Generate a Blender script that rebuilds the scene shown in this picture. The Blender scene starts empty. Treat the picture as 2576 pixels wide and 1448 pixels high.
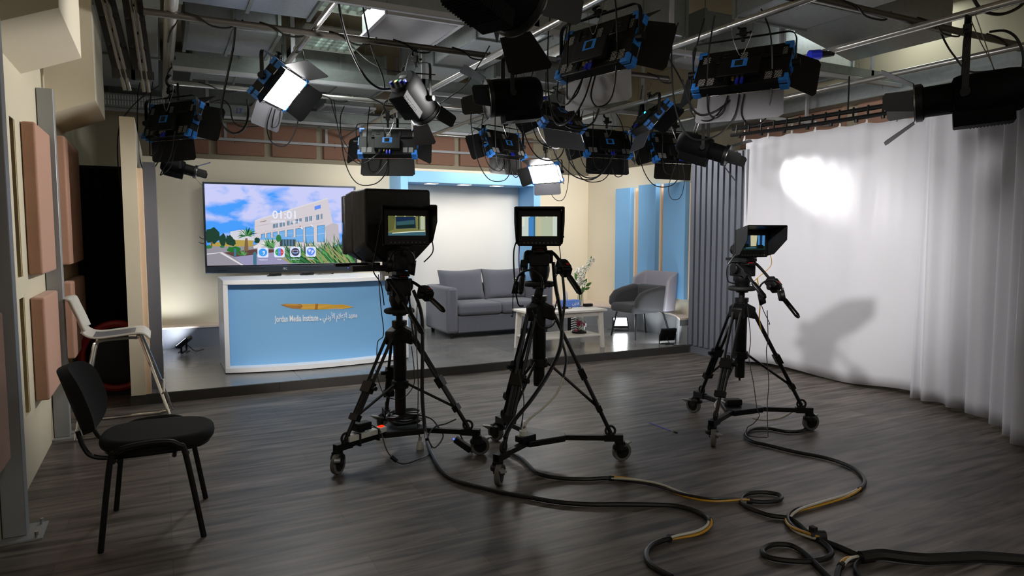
import bpy, math, random
from mathutils import Vector, Matrix, Euler
from math import sin, cos, pi, radians as rad

random.seed(7)
S = bpy.context.scene
COL = S.collection
V = Vector

# ---------------------------------------------------------------- camera
CAM = V((0, 0, 1.45)); YAW = rad(27.113); PITCH = rad(4.541); FPX = 1725.0
cd = bpy.data.cameras.new('camera'); co = bpy.data.objects.new('camera', cd); COL.objects.link(co)
cd.sensor_width = 36.0; cd.lens = FPX / 2576 * 36; cd.clip_start = 0.05
co.location = CAM; co.rotation_euler = (pi / 2 - PITCH, 0, -YAW)
S.camera = co
FWD = V((sin(YAW) * cos(PITCH), cos(YAW) * cos(PITCH), -sin(PITCH))); RGT = V((cos(YAW), -sin(YAW), 0)); UPV = RGT.cross(FWD)

def ray(x, y): return FWD * FPX + RGT * (x - 1288) + UPV * (724 - y)
def at(x, y, ax, v):
    "the point of the plane ax = v that a pixel of the photograph shows"
    d = ray(x, y); i = 'xyz'.index(ax); return CAM + d * ((v - CAM[i]) / d[i])
def dp(x, y, depth): return CAM + ray(x, y) * (depth / FPX)

# ---------------------------------------------------------------- materials
def lin(c): return tuple(((v / 255) / 12.92 if v / 255 <= .04045 else ((v / 255 + .055) / 1.055) ** 2.4) for v in c) + (1,)
MATS = {}
def mat(name, rgb, rough=.5, metal=0., var=.06, scale=12., bump=0., bscale=60., spec=.5, sheen=0., stretch=(1, 1, 1), trans=0.):
    m = bpy.data.materials.new(name); m.use_nodes = True; nt = m.node_tree; N = nt.nodes; L = nt.links
    b = N['Principled BSDF']; c = lin(rgb)
    b.inputs['Roughness'].default_value = rough; b.inputs['Metallic'].default_value = metal
    b.inputs['Specular IOR Level'].default_value = spec
    if sheen: b.inputs['Sheen Weight'].default_value = sheen
    tc = N.new('ShaderNodeTexCoord'); mp = N.new('ShaderNodeMapping'); mp.inputs['Scale'].default_value = stretch
    L.new(tc.outputs['Object'], mp.inputs['Vector'])
    n = N.new('ShaderNodeTexNoise'); n.inputs['Scale'].default_value = scale; n.inputs['Detail'].default_value = 4
    L.new(mp.outputs[0], n.inputs['Vector'])
    r = N.new('ShaderNodeMapRange'); r.inputs['To Min'].default_value = 1 - var; r.inputs['To Max'].default_value = 1 + var
    L.new(n.outputs['Fac'], r.inputs['Value'])
    mx = N.new('ShaderNodeVectorMath'); mx.operation = 'SCALE'; mx.inputs[0].default_value = c[:3]
    L.new(r.outputs[0], mx.inputs['Scale']); L.new(mx.outputs[0], b.inputs['Base Color'])
    if bump:
        n2 = N.new('ShaderNodeTexNoise'); n2.inputs['Scale'].default_value = bscale; n2.inputs['Detail'].default_value = 3
        L.new(mp.outputs[0], n2.inputs['Vector'])
        bp = N.new('ShaderNodeBump'); bp.inputs['Strength'].default_value = bump; bp.inputs['Distance'].default_value = .01
        L.new(n2.outputs['Fac'], bp.inputs['Height']); L.new(bp.outputs[0], b.inputs['Normal'])
    if trans:
        b.inputs['Transmission Weight'].default_value = trans
    MATS[name] = m; return m
def emi(name, rgb, s=1.):
    m = bpy.data.materials.new(name); m.use_nodes = True; nt = m.node_tree
    e = nt.nodes.new('ShaderNodeEmission'); e.inputs['Color'].default_value = lin(rgb); e.inputs['Strength'].default_value = s
    nt.links.new(e.outputs[0], nt.nodes['Material Output'].inputs['Surface']); MATS[name] = m; return m

cream = mat('cream_paint', (224, 214, 192), .75, var=.02, scale=3)
roomcream = mat('room_cream_paint', (205, 196, 172), .8, var=.03, scale=2)
ceilpaint = mat('ceiling_paint', (196, 182, 150), .85, var=.04, scale=2)
greywhite = mat('pale_grey_paint', (224, 222, 216), .7, var=.02, scale=3)
pinkfab = mat('dusty_pink_fabric', (184, 142, 122), .95, var=.1, scale=90, bump=.25, bscale=400, sheen=.2)
boxedge = mat('plywood_edge', (170, 150, 105), .7, var=.15, scale=20, stretch=(1, 1, 8))
darkslot = mat('dark_recess', (30, 24, 20), .9)
galv = mat('galvanised_steel', (176, 182, 186), .34, .55, var=.2, scale=26)
galvdull = mat('dull_galvanised_steel', (146, 154, 152), .5, .35, var=.18, scale=22)
strutm = mat('white_coated_strut', (196, 198, 204), .5, .3, var=.04)
postm = mat('grey_painted_steel', (160, 163, 166), .42, .3, var=.05)
pipem = mat('brushed_steel_pipe', (208, 206, 200), .24, .7, var=.06, scale=30)
pipedk = mat('dark_steel_pipe', (96, 92, 86), .32, .6, var=.1, scale=30)
chrome = mat('chrome', (225, 225, 228), .08, 1., var=.01)
steel = mat('bright_steel', (190, 192, 195), .25, 1., var=.05)
blackm = mat('satin_black_metal', (11, 11, 12), .45, .0, var=.1, spec=.35)
spotblk = mat('matt_black_casting', (11, 11, 12), .65, var=.1, spec=.1)
blackp = mat('black_plastic', (11, 11, 12), .5, var=.08, spec=.3)
blackr = mat('black_rubber', (20, 20, 21), .7, var=.1)
blackgl = mat('glossy_black_grip', (12, 12, 13), .18, var=.05)
blackcloth = mat('black_nylon_cloth', (12, 12, 13), .55, var=.2, scale=8, bump=.5, bscale=14)
blackfab = mat('black_upholstery', (16, 16, 17), .95, var=.15, scale=120, bump=.2, bscale=500)
drapem = mat('black_drape', (15, 14, 13), .95, var=.15, scale=6)
cablem = mat('black_cable', (14, 14, 15), .38, var=.15, scale=30)
yellowm = mat('yellow_cable', (196, 146, 38), .4, var=.06)
whitecab = mat('white_cable', (196, 192, 178), .4, var=.05)
whitep = mat('white_plastic', (222, 222, 215), .4, var=.02)
redp = mat('red_plastic', (190, 28, 16), .4)
redhose = mat('red_hose', (130, 14, 14), .5)
bluep = mat('blue_plastic', (48, 132, 226), .35, var=.04)
bluedk = mat('deep_blue_plastic', (34, 48, 190), .35)
doorgrey = mat('grey_anodised_flap', (122, 122, 128), .42, .3, var=.06, stretch=(1, 12, 12))
bluepaint = mat('sky_blue_laminate', (122, 176, 222), .45, var=.012, scale=4)
whitelam = mat('white_laminate', (232, 233, 236), .35, var=.012, scale=4)
slatm = mat('slate_grey_laminate', (104, 108, 119), .5, var=.03)
ledgem = mat('grey_laminate', (120, 122, 126), .5, var=.03)
ledgetop = mat('pale_laminate', (214, 196, 184), .5, var=.02)
peach = mat('painted_led_glow', (238, 208, 176), .6, var=.02)  # warm LED light of the gaps put into the strip colour
tilem_edge = mat('dark_kerb', (62, 60, 58), .5, var=.08)
sofam = mat('grey_wool_fabric', (88, 90, 100), .95, var=.28, scale=220, bump=.35, bscale=500, sheen=.3)
chairdk = mat('charcoal_fabric', (70, 70, 73), .95, var=.15, scale=250, bump=.2, bscale=600, sheen=.2)
chairlt = mat('pale_grey_leatherette', (160, 157, 168), .6, var=.03)
shellm = mat('stone_grey_plastic', (188, 186, 178), .4, var=.02)
whitewood = mat('white_stained_wood', (226, 222, 214), .5, var=.04, scale=12, stretch=(1, 14, 14))
tvbez = mat('gunmetal_bezel', (70, 78, 90), .3, .6, var=.04)
bamboo = mat('bamboo', (222, 172, 62), .5, var=.25, scale=10, stretch=(1.5, 1, 30))
bambood = mat('bamboo_cut', (176, 118, 34), .5, var=.2, scale=14, stretch=(2, 1, 20))
letterm = mat('white_letters', (240, 240, 240), .5, var=.0)
pinkfl = mat('magenta_petal', (206, 52, 112), .7, var=.25, scale=60)
whitefl = mat('white_petal', (244, 242, 230), .7, var=.06, scale=60)
greenl = mat('green_leaf', (70, 120, 48), .6, var=.3, scale=40)
moss = mat('dark_moss', (60, 66, 48), .9, var=.4, scale=80)
tissueb = mat('blue_tissue_carton', (88, 130, 214), .5, var=.2, scale=30)
def thin_glass():
    m = bpy.data.materials.new('clear_glass'); m.use_nodes = True; nt = m.node_tree; N = nt.nodes; L = nt.links
    t = N.new('ShaderNodeBsdfTransparent'); t.inputs[0].default_value = (.95, .96, .96, 1); g = N.new('ShaderNodeBsdfGlossy'); g.inputs['Roughness'].default_value = .03
    f = N.new('ShaderNodeLayerWeight'); f.inputs[0].default_value = .25; x = N.new('ShaderNodeMixShader'); r = N.new('ShaderNodeMath'); r.operation = 'MULTIPLY'; r.inputs[1].default_value = .5
    L.new(f.outputs['Facing'], r.inputs[0]); L.new(r.outputs[0], x.inputs[0]); L.new(t.outputs[0], x.inputs[1]); L.new(g.outputs[0], x.inputs[2]); L.new(x.outputs[0], N['Material Output'].inputs['Surface']); return m
glassm = thin_glass()
gold = mat('brass', (210, 180, 110), .3, 1.)
ledoff = mat('unlit_white_diffuser', (215, 215, 215), .6, var=.01)
lcd = mat('dark_display', (24, 30, 26), .15, var=.02)
rimpl = mat('grey_tyre', (98, 96, 93), .6, var=.1)
braket = mat('grey_cast_lever', (150, 150, 148), .4, .4)
LEDON = emi('lit_diffuser', (255, 252, 250), 38)
LENSON = emi('lit_lens', (255, 250, 242), 12)
DOWNON = emi('lit_downlight', (255, 244, 228), 5)
FLOODON = emi('lit_floodlight', (240, 250, 255), 9)
greenled = emi('green_indicator', (40, 255, 120), 2); blueled = emi('blue_indicator', (60, 90, 255), 3); cyanled = emi('cyan_indicator', (40, 240, 255), 4); redled = emi('red_switch', (255, 50, 20), 1.2)

# ---------------------------------------------------------------- mesh building
class MB:
    def __init__(s): s.v = []; s.f = []; s.mi = []; s.T = Matrix.Identity(4); s.m = 0
    def add(s, vs, fs):
        o = len(s.v); s.v += [s.T @ V(p) for p in vs]; s.f += [tuple(i + o for i in f) for f in fs]; s.mi += [s.m] * len(fs); return s
    def box(s, x0, y0, z0, x1, y1, z1):
        return s.add([(x0, y0, z0), (x1, y0, z0), (x1, y1, z0), (x0, y1, z0), (x0, y0, z1), (x1, y0, z1), (x1, y1, z1), (x0, y1, z1)],
                     [(3, 2, 1, 0), (4, 5, 6, 7), (0, 1, 5, 4), (1, 2, 6, 5), (2, 3, 7, 6), (3, 0, 4, 7)])
    def cb(s, c, d): return s.box(c[0] - d[0] / 2, c[1] - d[1] / 2, c[2] - d[2] / 2, c[0] + d[0] / 2, c[1] + d[1] / 2, c[2] + d[2] / 2)
    def cyl(s, a, b, r, r2=None, n=14):
        return s.tube([a, b], r, n, r_end=r2)
    def tube(s, pts, r, n=8, closed=False, r_end=None, flat=None):
        pts = [V(p) for p in pts]; k = len(pts); vs = []; fs = []
        t0 = (pts[1] - pts[0]).normalized(); up = V((0, 0, 1)) if abs(t0.z) < .9 else V((1, 0, 0))
        u = t0.cross(up).normalized()
        for i, p in enumerate(pts):
            if closed: t = (pts[(i + 1) % k] - pts[i - 1]).normalized()
            else: t = ((pts[min(i + 1, k - 1)] - pts[max(i - 1, 0)])).normalized()
            u = (u - t * u.dot(t)); u = u.normalized() if u.length > 1e-6 else t.orthogonal().normalized()
            w = t.cross(u)
            rr = r[i] if isinstance(r, (list, tuple)) else (r if r_end is None else r + (r_end - r) * i / (k - 1))
            for j in range(n):
                a = 2 * pi * j / n
                if flat: vs.append(p + u * (cos(a) * rr * flat[0]) + w * (sin(a) * rr * flat[1]))
                else: vs.append(p + u * (cos(a) * rr) + w * (sin(a) * rr))
        for i in range(k if closed else k - 1):
            i2 = (i + 1) % k
            for j in range(n): fs.append((i * n + j, i * n + (j + 1) % n, i2 * n + (j + 1) % n, i2 * n + j))
        if not closed: fs += [tuple(reversed(range(n))), tuple((k - 1) * n + j for j in range(n))]
        return s.add(vs, fs)
    def bar(s, a, b, w, h, up=(0, 0, 1)):
        a = V(a); b = V(b); t = (b - a).normalized(); u = t.cross(V(up))
        if u.length < 1e-5: u = t.orthogonal()
        u.normalize(); q = u.cross(t); vs = []
        for p in (a, b):
            for sx, sy in ((-1, -1), (1, -1), (1, 1), (-1, 1)): vs.append(p + u * (sx * w / 2) + q * (sy * h / 2))
        return s.add(vs, [(3, 2, 1, 0), (4, 5, 6, 7), (0, 1, 5, 4), (1, 2, 6, 5), (2, 3, 7, 6), (3, 0, 4, 7)])
    def flatbar(s, pts, w, h, up):
        "a flat strip bent along pts; w along up, h thick"
        pts = [V(p) for p in pts]; up = V(up); vs = []; fs = []; k = len(pts)
        for i, p in enumerate(pts):
            t = (pts[min(i + 1, k - 1)] - pts[max(i - 1, 0)]).normalized(); q = t.cross(up).normalized()
            for sx, sy in ((-1, -1), (1, -1), (1, 1), (-1, 1)): vs.append(p + up * (sx * w / 2) + q * (sy * h / 2))
        for i in range(k - 1):
            for j in range(4): fs.append((i * 4 + j, i * 4 + (j + 1) % 4, i * 4 + 4 + (j + 1) % 4, i * 4 + 4 + j))
        fs += [(3, 2, 1, 0), tuple((k - 1) * 4 + j for j in range(4))]
        return s.add(vs, fs)
    def lathe(s, prof, n=20, o=(0, 0, 0)):
        o = V(o); vs = []; fs = []; k = len(prof)
        for r, z in prof:
            for j in range(n): a = 2 * pi * j / n; vs.append(o + V((r * cos(a), r * sin(a), z)))
        for i in range(k - 1):
            for j in range(n): fs.append((i * n + j, i * n + (j + 1) % n, i * n + n + (j + 1) % n, i * n + n + j))
        if prof[0][0] > 1e-5: fs.append(tuple(reversed(range(n))))
        if prof[-1][0] > 1e-5: fs.append(tuple((k - 1) * n + j for j in range(n)))
        return s.add(vs, fs)
    def prism(s, poly, a, b, ax='z'):
        "poly (2d, counter-clockwise) pushed from a to b along an axis"
        k = len(poly)
        def p3(p, h): return {'z': (p[0], p[1], h), 'y': (p[0], h, p[1]), 'x': (h, p[0], p[1])}[ax]
        vs = [p3(p, a) for p in poly] + [p3(p, b) for p in poly]
        fs = [tuple(reversed(range(k))), tuple(range(k, 2 * k))] + [(i, (i + 1) % k, k + (i + 1) % k, k + i) for i in range(k)]
        return s.add(vs, fs)
    def poly(s, pts): return s.add(pts, [tuple(range(len(pts)))])
    def hull(s, a, b):
        "two matching rings of points joined"
        k = len(a); return s.add(list(a) + list(b), [tuple(reversed(range(k))), tuple(range(k, 2 * k))] + [(i, (i + 1) % k, k + (i + 1) % k, k + i) for i in range(k)])
    def ball(s, c, r, n=12, m=8):
        r = r if isinstance(r, (tuple, list)) else (r, r, r); c = V(c); vs = [c + V((0, 0, -r[2]))]; fs = []
        for i in range(1, m):
            ph = -pi / 2 + pi * i / m
            for j in range(n): a = 2 * pi * j / n; vs.append(c + V((r[0] * cos(ph) * cos(a), r[1] * cos(ph) * sin(a), r[2] * sin(ph))))
        vs.append(c + V((0, 0, r[2]))); top = len(vs) - 1
        for j in range(n): fs.append((0, 1 + (j + 1) % n, 1 + j)); fs.append((top, 1 + (m - 2) * n + j, 1 + (m - 2) * n + (j + 1) % n))
        for i in range(m - 2):
            for j in range(n): fs.append((1 + i * n + j, 1 + i * n + (j + 1) % n, 1 + (i + 1) * n + (j + 1) % n, 1 + (i + 1) * n + j))
        return s.add(vs, fs)
    def grid(s, fn, nu, nv, closed_u=False):
        vs = [fn(i / nu, j / nv) for j in range(nv + 1) for i in range(nu + 1)]; w = nu + 1
        return s.add(vs, [(j * w + i, j * w + i + 1, j * w + w + i + 1, j * w + w + i) for j in range(nv) for i in range(nu)])
    def build(s, name, m, parent=None, bevel=0., seg=2, subsurf=0, solid=0., flat=False):
        me = bpy.data.meshes.new(name); me.from_pydata(s.v, [], s.f)
        for x in (m if isinstance(m, (list, tuple)) else [m]): me.materials.append(x)
        me.polygons.foreach_set('material_index', s.mi)
        import bmesh as bmm
        bm = bmm.new(); bm.from_mesh(me); bmm.ops.recalc_face_normals(bm, faces=bm.faces); bm.to_mesh(me); bm.free()
        if not flat:
            me.polygons.foreach_set('use_smooth', [True] * len(me.polygons)); me.set_sharp_from_angle(angle=rad(38))
        me.update()
        o = bpy.data.objects.new(name, me); COL.objects.link(o); o.parent = parent
        if solid: md = o.modifiers.new('solid', 'SOLIDIFY'); md.thickness = solid; md.offset = 0
        if bevel:
            md = o.modifiers.new('bevel', 'BEVEL'); md.width = bevel; md.segments = seg; md.limit_method = 'ANGLE'; md.angle_limit = rad(40)
        if subsurf: md = o.modifiers.new('sub', 'SUBSURF'); md.levels = subsurf; md.render_levels = subsurf
        return o

def tag(o, label=None, cat=None, group=None, kind=None):
    if label: o['label'] = label
    if cat: o['category'] = cat
    if group: o['group'] = group
    if kind: o['kind'] = kind
    return o
def thing(name, label, cat, loc=(0, 0, 0), rz=0., group=None):
    o = bpy.data.objects.new(name, None); COL.objects.link(o); o.empty_display_size = .1
    o.location = loc; o.rotation_euler = (0, 0, rz); return tag(o, label, cat, group)
def struct(name, mb, m, **k): return tag(mb.build(name, m, **k), kind='structure')
def copy_tree(o, parent=None):
    c = o.copy(); COL.objects.link(c); c.parent = parent
    for ch in list(o.children): copy_tree(ch, c)
    return c
def child(o, name, k=0): return [c for c in o.children if c.name.split('.')[0] == name][k]
def smooth(pts, n=6, closed=False):
    pts = [V(p) for p in pts]; out = []; k = len(pts); rng = range(k if closed else k - 1)
    for i in rng:
        g = (lambda j: pts[j % k]) if closed else (lambda j: pts[max(0, min(k - 1, j))])
        p0, p1, p2, p3 = g(i - 1), g(i), g(i + 1), g(i + 2)
        for q in range(n):
            t = q / n; out.append(.5 * (2 * p1 + (p2 - p0) * t + (2 * p0 - 5 * p1 + 4 * p2 - p3) * t * t + (3 * p1 - p0 - 3 * p2 + p3) * t ** 3))
    if not closed: out.append(pts[-1])
    return out
def cable(name, pts, r, m=cablem, parent=None, label=None, cat='cable', group=None, n=6, sides=6):
    o = MB().tube(smooth(pts, n), r, sides).build(name, m, parent)
    if label: tag(o, label, cat, group)
    return o
def sag(a, b, d, n=4, side=(0, 0, 0)):
    a = V(a); b = V(b); return [a.lerp(b, i / n) + V((side[0], side[1], side[2] - d)) * (4 * (i / n) * (1 - i / n)) for i in range(n + 1)]
def text_mesh(name, s, size, m, parent=None, extrude=.0, fn=None, align='CENTER', space=1., bold=0.):
    cu = bpy.data.curves.new(name, 'FONT'); cu.body = s; cu.size = size; cu.extrude = extrude; cu.align_x = align; cu.space_character = space; cu.resolution_u = 3; cu.offset = bold
    t = bpy.data.objects.new(name, cu); COL.objects.link(t)
    dg = bpy.context.evaluated_depsgraph_get(); me = bpy.data.meshes.new_from_object(t.evaluated_get(dg)); bpy.data.objects.remove(t); bpy.data.curves.remove(cu)
    if fn:
        for v in me.vertices: v.co = fn(v.co)
    me.materials.clear(); me.materials.append(m); me.name = name
    o = bpy.data.objects.new(name, me); COL.objects.link(o); o.parent = parent; return o
# ---------------------------------------------------------------- floor materials
def planks():
    m = bpy.data.materials.new('grey_oak_vinyl'); m.use_nodes = True; nt = m.node_tree; N = nt.nodes; L = nt.links; b = N['Principled BSDF']
    tc = N.new('ShaderNodeTexCoord'); br = N.new('ShaderNodeTexBrick'); L.new(tc.outputs['Object'], br.inputs['Vector'])
    br.inputs['Scale'].default_value = 1; br.inputs['Brick Width'].default_value = 1.25; br.inputs['Row Height'].default_value = .185
    br.inputs['Mortar Size'].default_value = .0018; br.inputs['Mortar Smooth'].default_value = .3; br.offset = .37; br.offset_frequency = 3
    br.inputs['Color1'].default_value = (1.22,) * 3 + (1,); br.inputs['Color2'].default_value = (.72,) * 3 + (1,); br.inputs['Mortar'].default_value = (.55,) * 3 + (1,); br.inputs['Bias'].default_value = 0
    mp = N.new('ShaderNodeMapping'); mp.inputs['Scale'].default_value = (.9, 9, 1); L.new(tc.outputs['Object'], mp.inputs['Vector'])
    n1 = N.new('ShaderNodeTexNoise'); n1.inputs['Scale'].default_value = 2.2; n1.inputs['Detail'].default_value = 6; n1.inputs['Distortion'].default_value = .6; L.new(mp.outputs[0], n1.inputs['Vector'])
    mp2 = N.new('ShaderNodeMapping'); mp2.inputs['Scale'].default_value = (3, 70, 1); L.new(tc.outputs['Object'], mp2.inputs['Vector'])
    n2 = N.new('ShaderNodeTexNoise'); n2.inputs['Scale'].default_value = 2; n2.inputs['Detail'].default_value = 3; L.new(mp2.outputs[0], n2.inputs['Vector'])
    rp = N.new('ShaderNodeValToRGB'); rp.color_ramp.elements[0].position = .34; rp.color_ramp.elements[0].color = lin((60, 56, 53)); rp.color_ramp.elements[1].position = .68; rp.color_ramp.elements[1].color = lin((122, 113, 106))
    L.new(n1.outputs['Fac'], rp.inputs[0])
    mr = N.new('ShaderNodeMapRange'); mr.inputs['To Min'].default_value = .8; mr.inputs['To Max'].default_value = 1.2; L.new(n2.outputs['Fac'], mr.inputs[0])
    a = N.new('ShaderNodeVectorMath'); a.operation = 'MULTIPLY'; L.new(rp.outputs[0], a.inputs[0]); L.new(br.outputs['Color'], a.inputs[1])
    c = N.new('ShaderNodeVectorMath'); c.operation = 'SCALE'; L.new(a.outputs[0], c.inputs[0]); L.new(mr.outputs[0], c.inputs['Scale']); L.new(c.outputs[0], b.inputs['Base Color'])
    r2 = N.new('ShaderNodeMapRange'); r2.inputs['To Min'].default_value = .36; r2.inputs['To Max'].default_value = .52; L.new(n2.outputs['Fac'], r2.inputs[0]); L.new(r2.outputs[0], b.inputs['Roughness'])
    bp = N.new('ShaderNodeBump'); bp.inputs['Strength'].default_value = .12; bp.inputs['Distance'].default_value = .004; L.new(n2.outputs['Fac'], bp.inputs['Height']); L.new(bp.outputs[0], b.inputs['Normal'])
    return m
def tiles():
    m = bpy.data.materials.new('anthracite_floor_tile'); m.use_nodes = True; nt = m.node_tree; N = nt.nodes; L = nt.links; b = N['Principled BSDF']
    tc = N.new('ShaderNodeTexCoord'); br = N.new('ShaderNodeTexBrick'); mp = N.new('ShaderNodeMapping'); mp.inputs['Location'].default_value = (.07, .13, 0)
    L.new(tc.outputs['Object'], mp.inputs['Vector']); L.new(mp.outputs[0], br.inputs['Vector'])
    br.inputs['Scale'].default_value = 1; br.inputs['Brick Width'].default_value = 1.2; br.inputs['Row Height'].default_value = .6; br.offset = 0
    br.inputs['Mortar Size'].default_value = .0022; br.inputs['Color1'].default_value = lin((116, 115, 114)); br.inputs['Color2'].default_value = lin((108, 107, 107)); br.inputs['Mortar'].default_value = lin((30, 30, 30))
    n = N.new('ShaderNodeTexNoise'); n.inputs['Scale'].default_value = 3; n.inputs['Detail'].default_value = 8; L.new(tc.outputs['Object'], n.inputs['Vector'])
    r = N.new('ShaderNodeMapRange'); r.inputs['To Min'].default_value = .8; r.inputs['To Max'].default_value = 1.2; L.new(n.outputs['Fac'], r.inputs[0])
    c = N.new('ShaderNodeVectorMath'); c.operation = 'SCALE'; L.new(br.outputs['Color'], c.inputs[0]); L.new(r.outputs[0], c.inputs['Scale']); L.new(c.outputs[0], b.inputs['Base Color'])
    r2 = N.new('ShaderNodeMapRange'); r2.inputs['To Min'].default_value = .17; r2.inputs['To Max'].default_value = .30; L.new(n.outputs['Fac'], r2.inputs[0]); L.new(r2.outputs[0], b.inputs['Roughness'])
    return m
FLOORM = planks(); TILEM = tiles()

# ---------------------------------------------------------------- room shell
struct('floor', MB().box(-1.0, -2.6, -.1, 7.5, 11.2, 0), FLOORM)
struct('ceiling', MB().box(-1.0, -2.6, 4.05, 7.5, 11.2, 4.2), ceilpaint)
struct('wall_back', MB().box(-1.0, 11.0, 0, 7.5, 11.2, 4.05), roomcream)
struct('wall_right', MB().box(7.3, -2.6, 0, 7.5, 11.0, 4.05), roomcream)
struct('wall_front', MB().box(-1.0, -2.6, 0, 7.3, -2.4, 4.05), roomcream)
# left wall: cream boarding with narrow dark recesses beside the fabric panels
wl = MB(); wl.box(-1.0, -2.4, 0, -.80, 11.0, 4.05); wl.box(-.80, 7.75, 0, -.72, 11.0, 4.05)
zs = [(0, .40), (1.08, 1.20), (2.10, 4.05)]; slots = [(y, y + .16) for y in (1.10, 2.90, 4.70, 6.28)]
for z0, z1 in zs: wl.box(-.80, -2.4, z0, -.72, 7.75, z1)
for z0, z1 in ((.40, 1.08), (1.20, 2.10)):
    y = -2.4
    for a, b in slots: wl.box(-.80, y, z0, -.72, a, z1); y = b
    wl.box(-.80, y, z0, -.72, 7.75, z1)
WL = struct('wall_left', wl, roomcream)
for i, (a, b) in enumerate(slots[1:]):
    for z0, z1 in ((.40, 1.08), (1.20, 2.10)):
        e = MB(); e.box(-.80, a, z0, -.795, b, z1); e.m = 1; e.box(-.80, b - .03, z0, -.722, b - .002, z1)
        e.build('recess_lining', [darkslot, boxedge], WL)

# stage: low platform with tiles and a dark kerb
st_poly = [(-.27, 6.535), (5.72, 6.42), (6.2, 6.42), (6.2, 9.4), (-.27, 9.4)]
struct('stage_platform', MB().prism(st_poly, 0, .09), TILEM)
kb = MB()
for i in range(5):
    x0 = -.27 + i * 1.2; x1 = min(x0 + 1.198, 5.72); f = lambda x: 6.535 - .115 * (x + .27) / 5.99
    kb.prism([(x0, f(x0) - .012), (x1, f(x1) - .012), (x1, f(x1)), (x0, f(x0))], 0, .086)
struct('trim_1', kb, tilem_edge)

# set flats standing on the stage
H = 2.36
struct('wall_set_back', MB().box(-.15, 9.25, .09, 6.2, 9.35, H), cream)
struct('wall_set_right', MB().box(6.10, 6.45, .09, 6.2, 9.25, H + .04), cream)
sl = MB().box(-.262, 6.5, .09, -.152, 9.4, 2.40)
struct('wall_set_left', sl, cream)
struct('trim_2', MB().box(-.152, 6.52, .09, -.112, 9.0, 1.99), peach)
struct('trim_3', MB().box(-.112, 6.72, .09, -.015, 8.95, 2.06), slatm)
# ledge along the foot of the flats: straight at the back, a sweeping quarter round at the right
lg = MB(); lt = []
ledge_b = [(-.11, 9.25), (-.11, 8.98), (2.83, 8.98), (2.83, 9.25)]
struct('trim_4', MB().prism(ledge_b, .09, .325), slatm); struct('trim_5', MB().prism([(-.11, 9.25), (-.11, 8.965), (2.83, 8.965), (2.83, 9.25)], .325, .345), ledgetop)
arc = [V((4.95, 8.95)), V((5.25, 8.80)), V((5.532, 8.578)), V((5.80, 8.23)), V((5.99, 7.80)), V((6.03, 7.4)), V((6.0, 7.05)), V((5.745, 6.62))]
arc = [p.to_2d() for p in smooth([p.to_3d() for p in arc], 5)]
ring = [(p.x, p.y) for p in arc] + [(6.10, 6.62), (6.10, 9.25), (4.95, 9.25)]
ring = ring[::-1]
struct('trim_6', MB().prism(ring, .09, .37), ledgem); struct('trim_7', MB().prism(ring, .37, .392), ledgetop)
struct('trim_8', MB().box(5.74, 6.47, .09, 6.09, 6.61, .30), ledgem)
# slatted grey end wall
sw = MB(); sw.box(5.775, 5.53, 0, 6.2, 6.44, 2.37)
for i in range(10):
    y = 6.43 - i * .093
    sw.box(5.715, y - .062, .10, 5.775, y - .0, 2.36)
sw.box(5.74, 5.53, 0, 5.775, 6.44, .10)
struct('wall_slatted', sw, slatm, flat=True)

# blue panels on the right flat
PN = [(8.34, 7.985, 2.10), (7.80, 7.42, 2.12), (7.26, 6.83, 2.11)]
for i, (a, b, t) in enumerate(PN):
    r = thing('wall_panel', ['sky blue upright panel nearest the room corner behind the armchair', 'middle one of three sky blue upright wall panels', 'sky blue upright panel beside the grey slatted wall'][i], 'panel', (6.10, (a + b) / 2, .60), 0, 'blue wall panels')
    w = (a - b) / 2
    MB().box(-.12, -w, 0, 0, w, t - .60).build('panel', bluepaint, r, bevel=.003)
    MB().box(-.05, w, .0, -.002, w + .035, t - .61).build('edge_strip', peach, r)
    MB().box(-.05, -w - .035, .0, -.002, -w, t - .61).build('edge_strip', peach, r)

# fabric panels
def fab_panel(name, label, c, d, group, k):
    r = thing(name, label, 'acoustic panel', c, 0, group)
    MB().box(-d[0] / 2, -d[1] / 2, 0, d[0] / 2, d[1] / 2, d[2]).build('padding', pinkfab, r, bevel=.014, seg=3)
    if k == 'w': MB().box(d[0] / 2 - .012, -d[1] / 2 + .02, .02, d[0] / 2 - .001, d[1] / 2 - .02, d[2] - .02).build('backing_board', boxedge, r)
    elif k == 'x': MB().box(-d[0] / 2, -d[1] / 2 + .02, .02, -d[0] / 2 + .012, d[1] / 2 - .02, d[2] - .02).build('backing_board', boxedge, r)
    else: MB().box(-d[0] / 2 + .02, d[1] / 2 - .012, .02, d[0] / 2 - .02, d[1] / 2, d[2] - .02).build('backing_board', boxedge, r)
for y0, y1, z0, z1, lb in [
    (5.03, 5.64, 1.20, 2.12, 'tall dusty pink padded panel between the two grey steel posts'),
    (5.03, 5.64, .42, 1.06, 'short dusty pink padded panel low between the two grey steel posts'),
    (6.50, 7.55, 1.20, 2.22, 'tall dusty pink padded panel above the white bar stool'),
    (6.50, 7.55, .44, 1.06, 'short dusty pink padded panel behind the white bar stool'),
    (3.15, 3.78, .42, 1.10, 'low pink padded panel cut by the left edge of the photo'),
    (3.15, 3.78, 1.24, 2.12, 'upper pink padded panel cut by the left edge of the photo')]:
    fab_panel('acoustic_panel', lb, (-.680, (y0 + y1) / 2, z0), (.075, y1 - y0, z1 - z0), 'padded panels on the left wall', 'x')
names = ['first', 'second', 'third', 'fourth', 'fifth', 'sixth', 'seventh', 'eighth']
for i in range(8):
    x = -.02 + i * .765 + .035
    fab_panel('acoustic_panel', 'brown pink square fabric panel high on back wall, %s from the left' % names[i], (x + .33, 10.96, 2.60), (.66, .07, .55), 'fabric panels high on the back wall', 'y')
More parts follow.
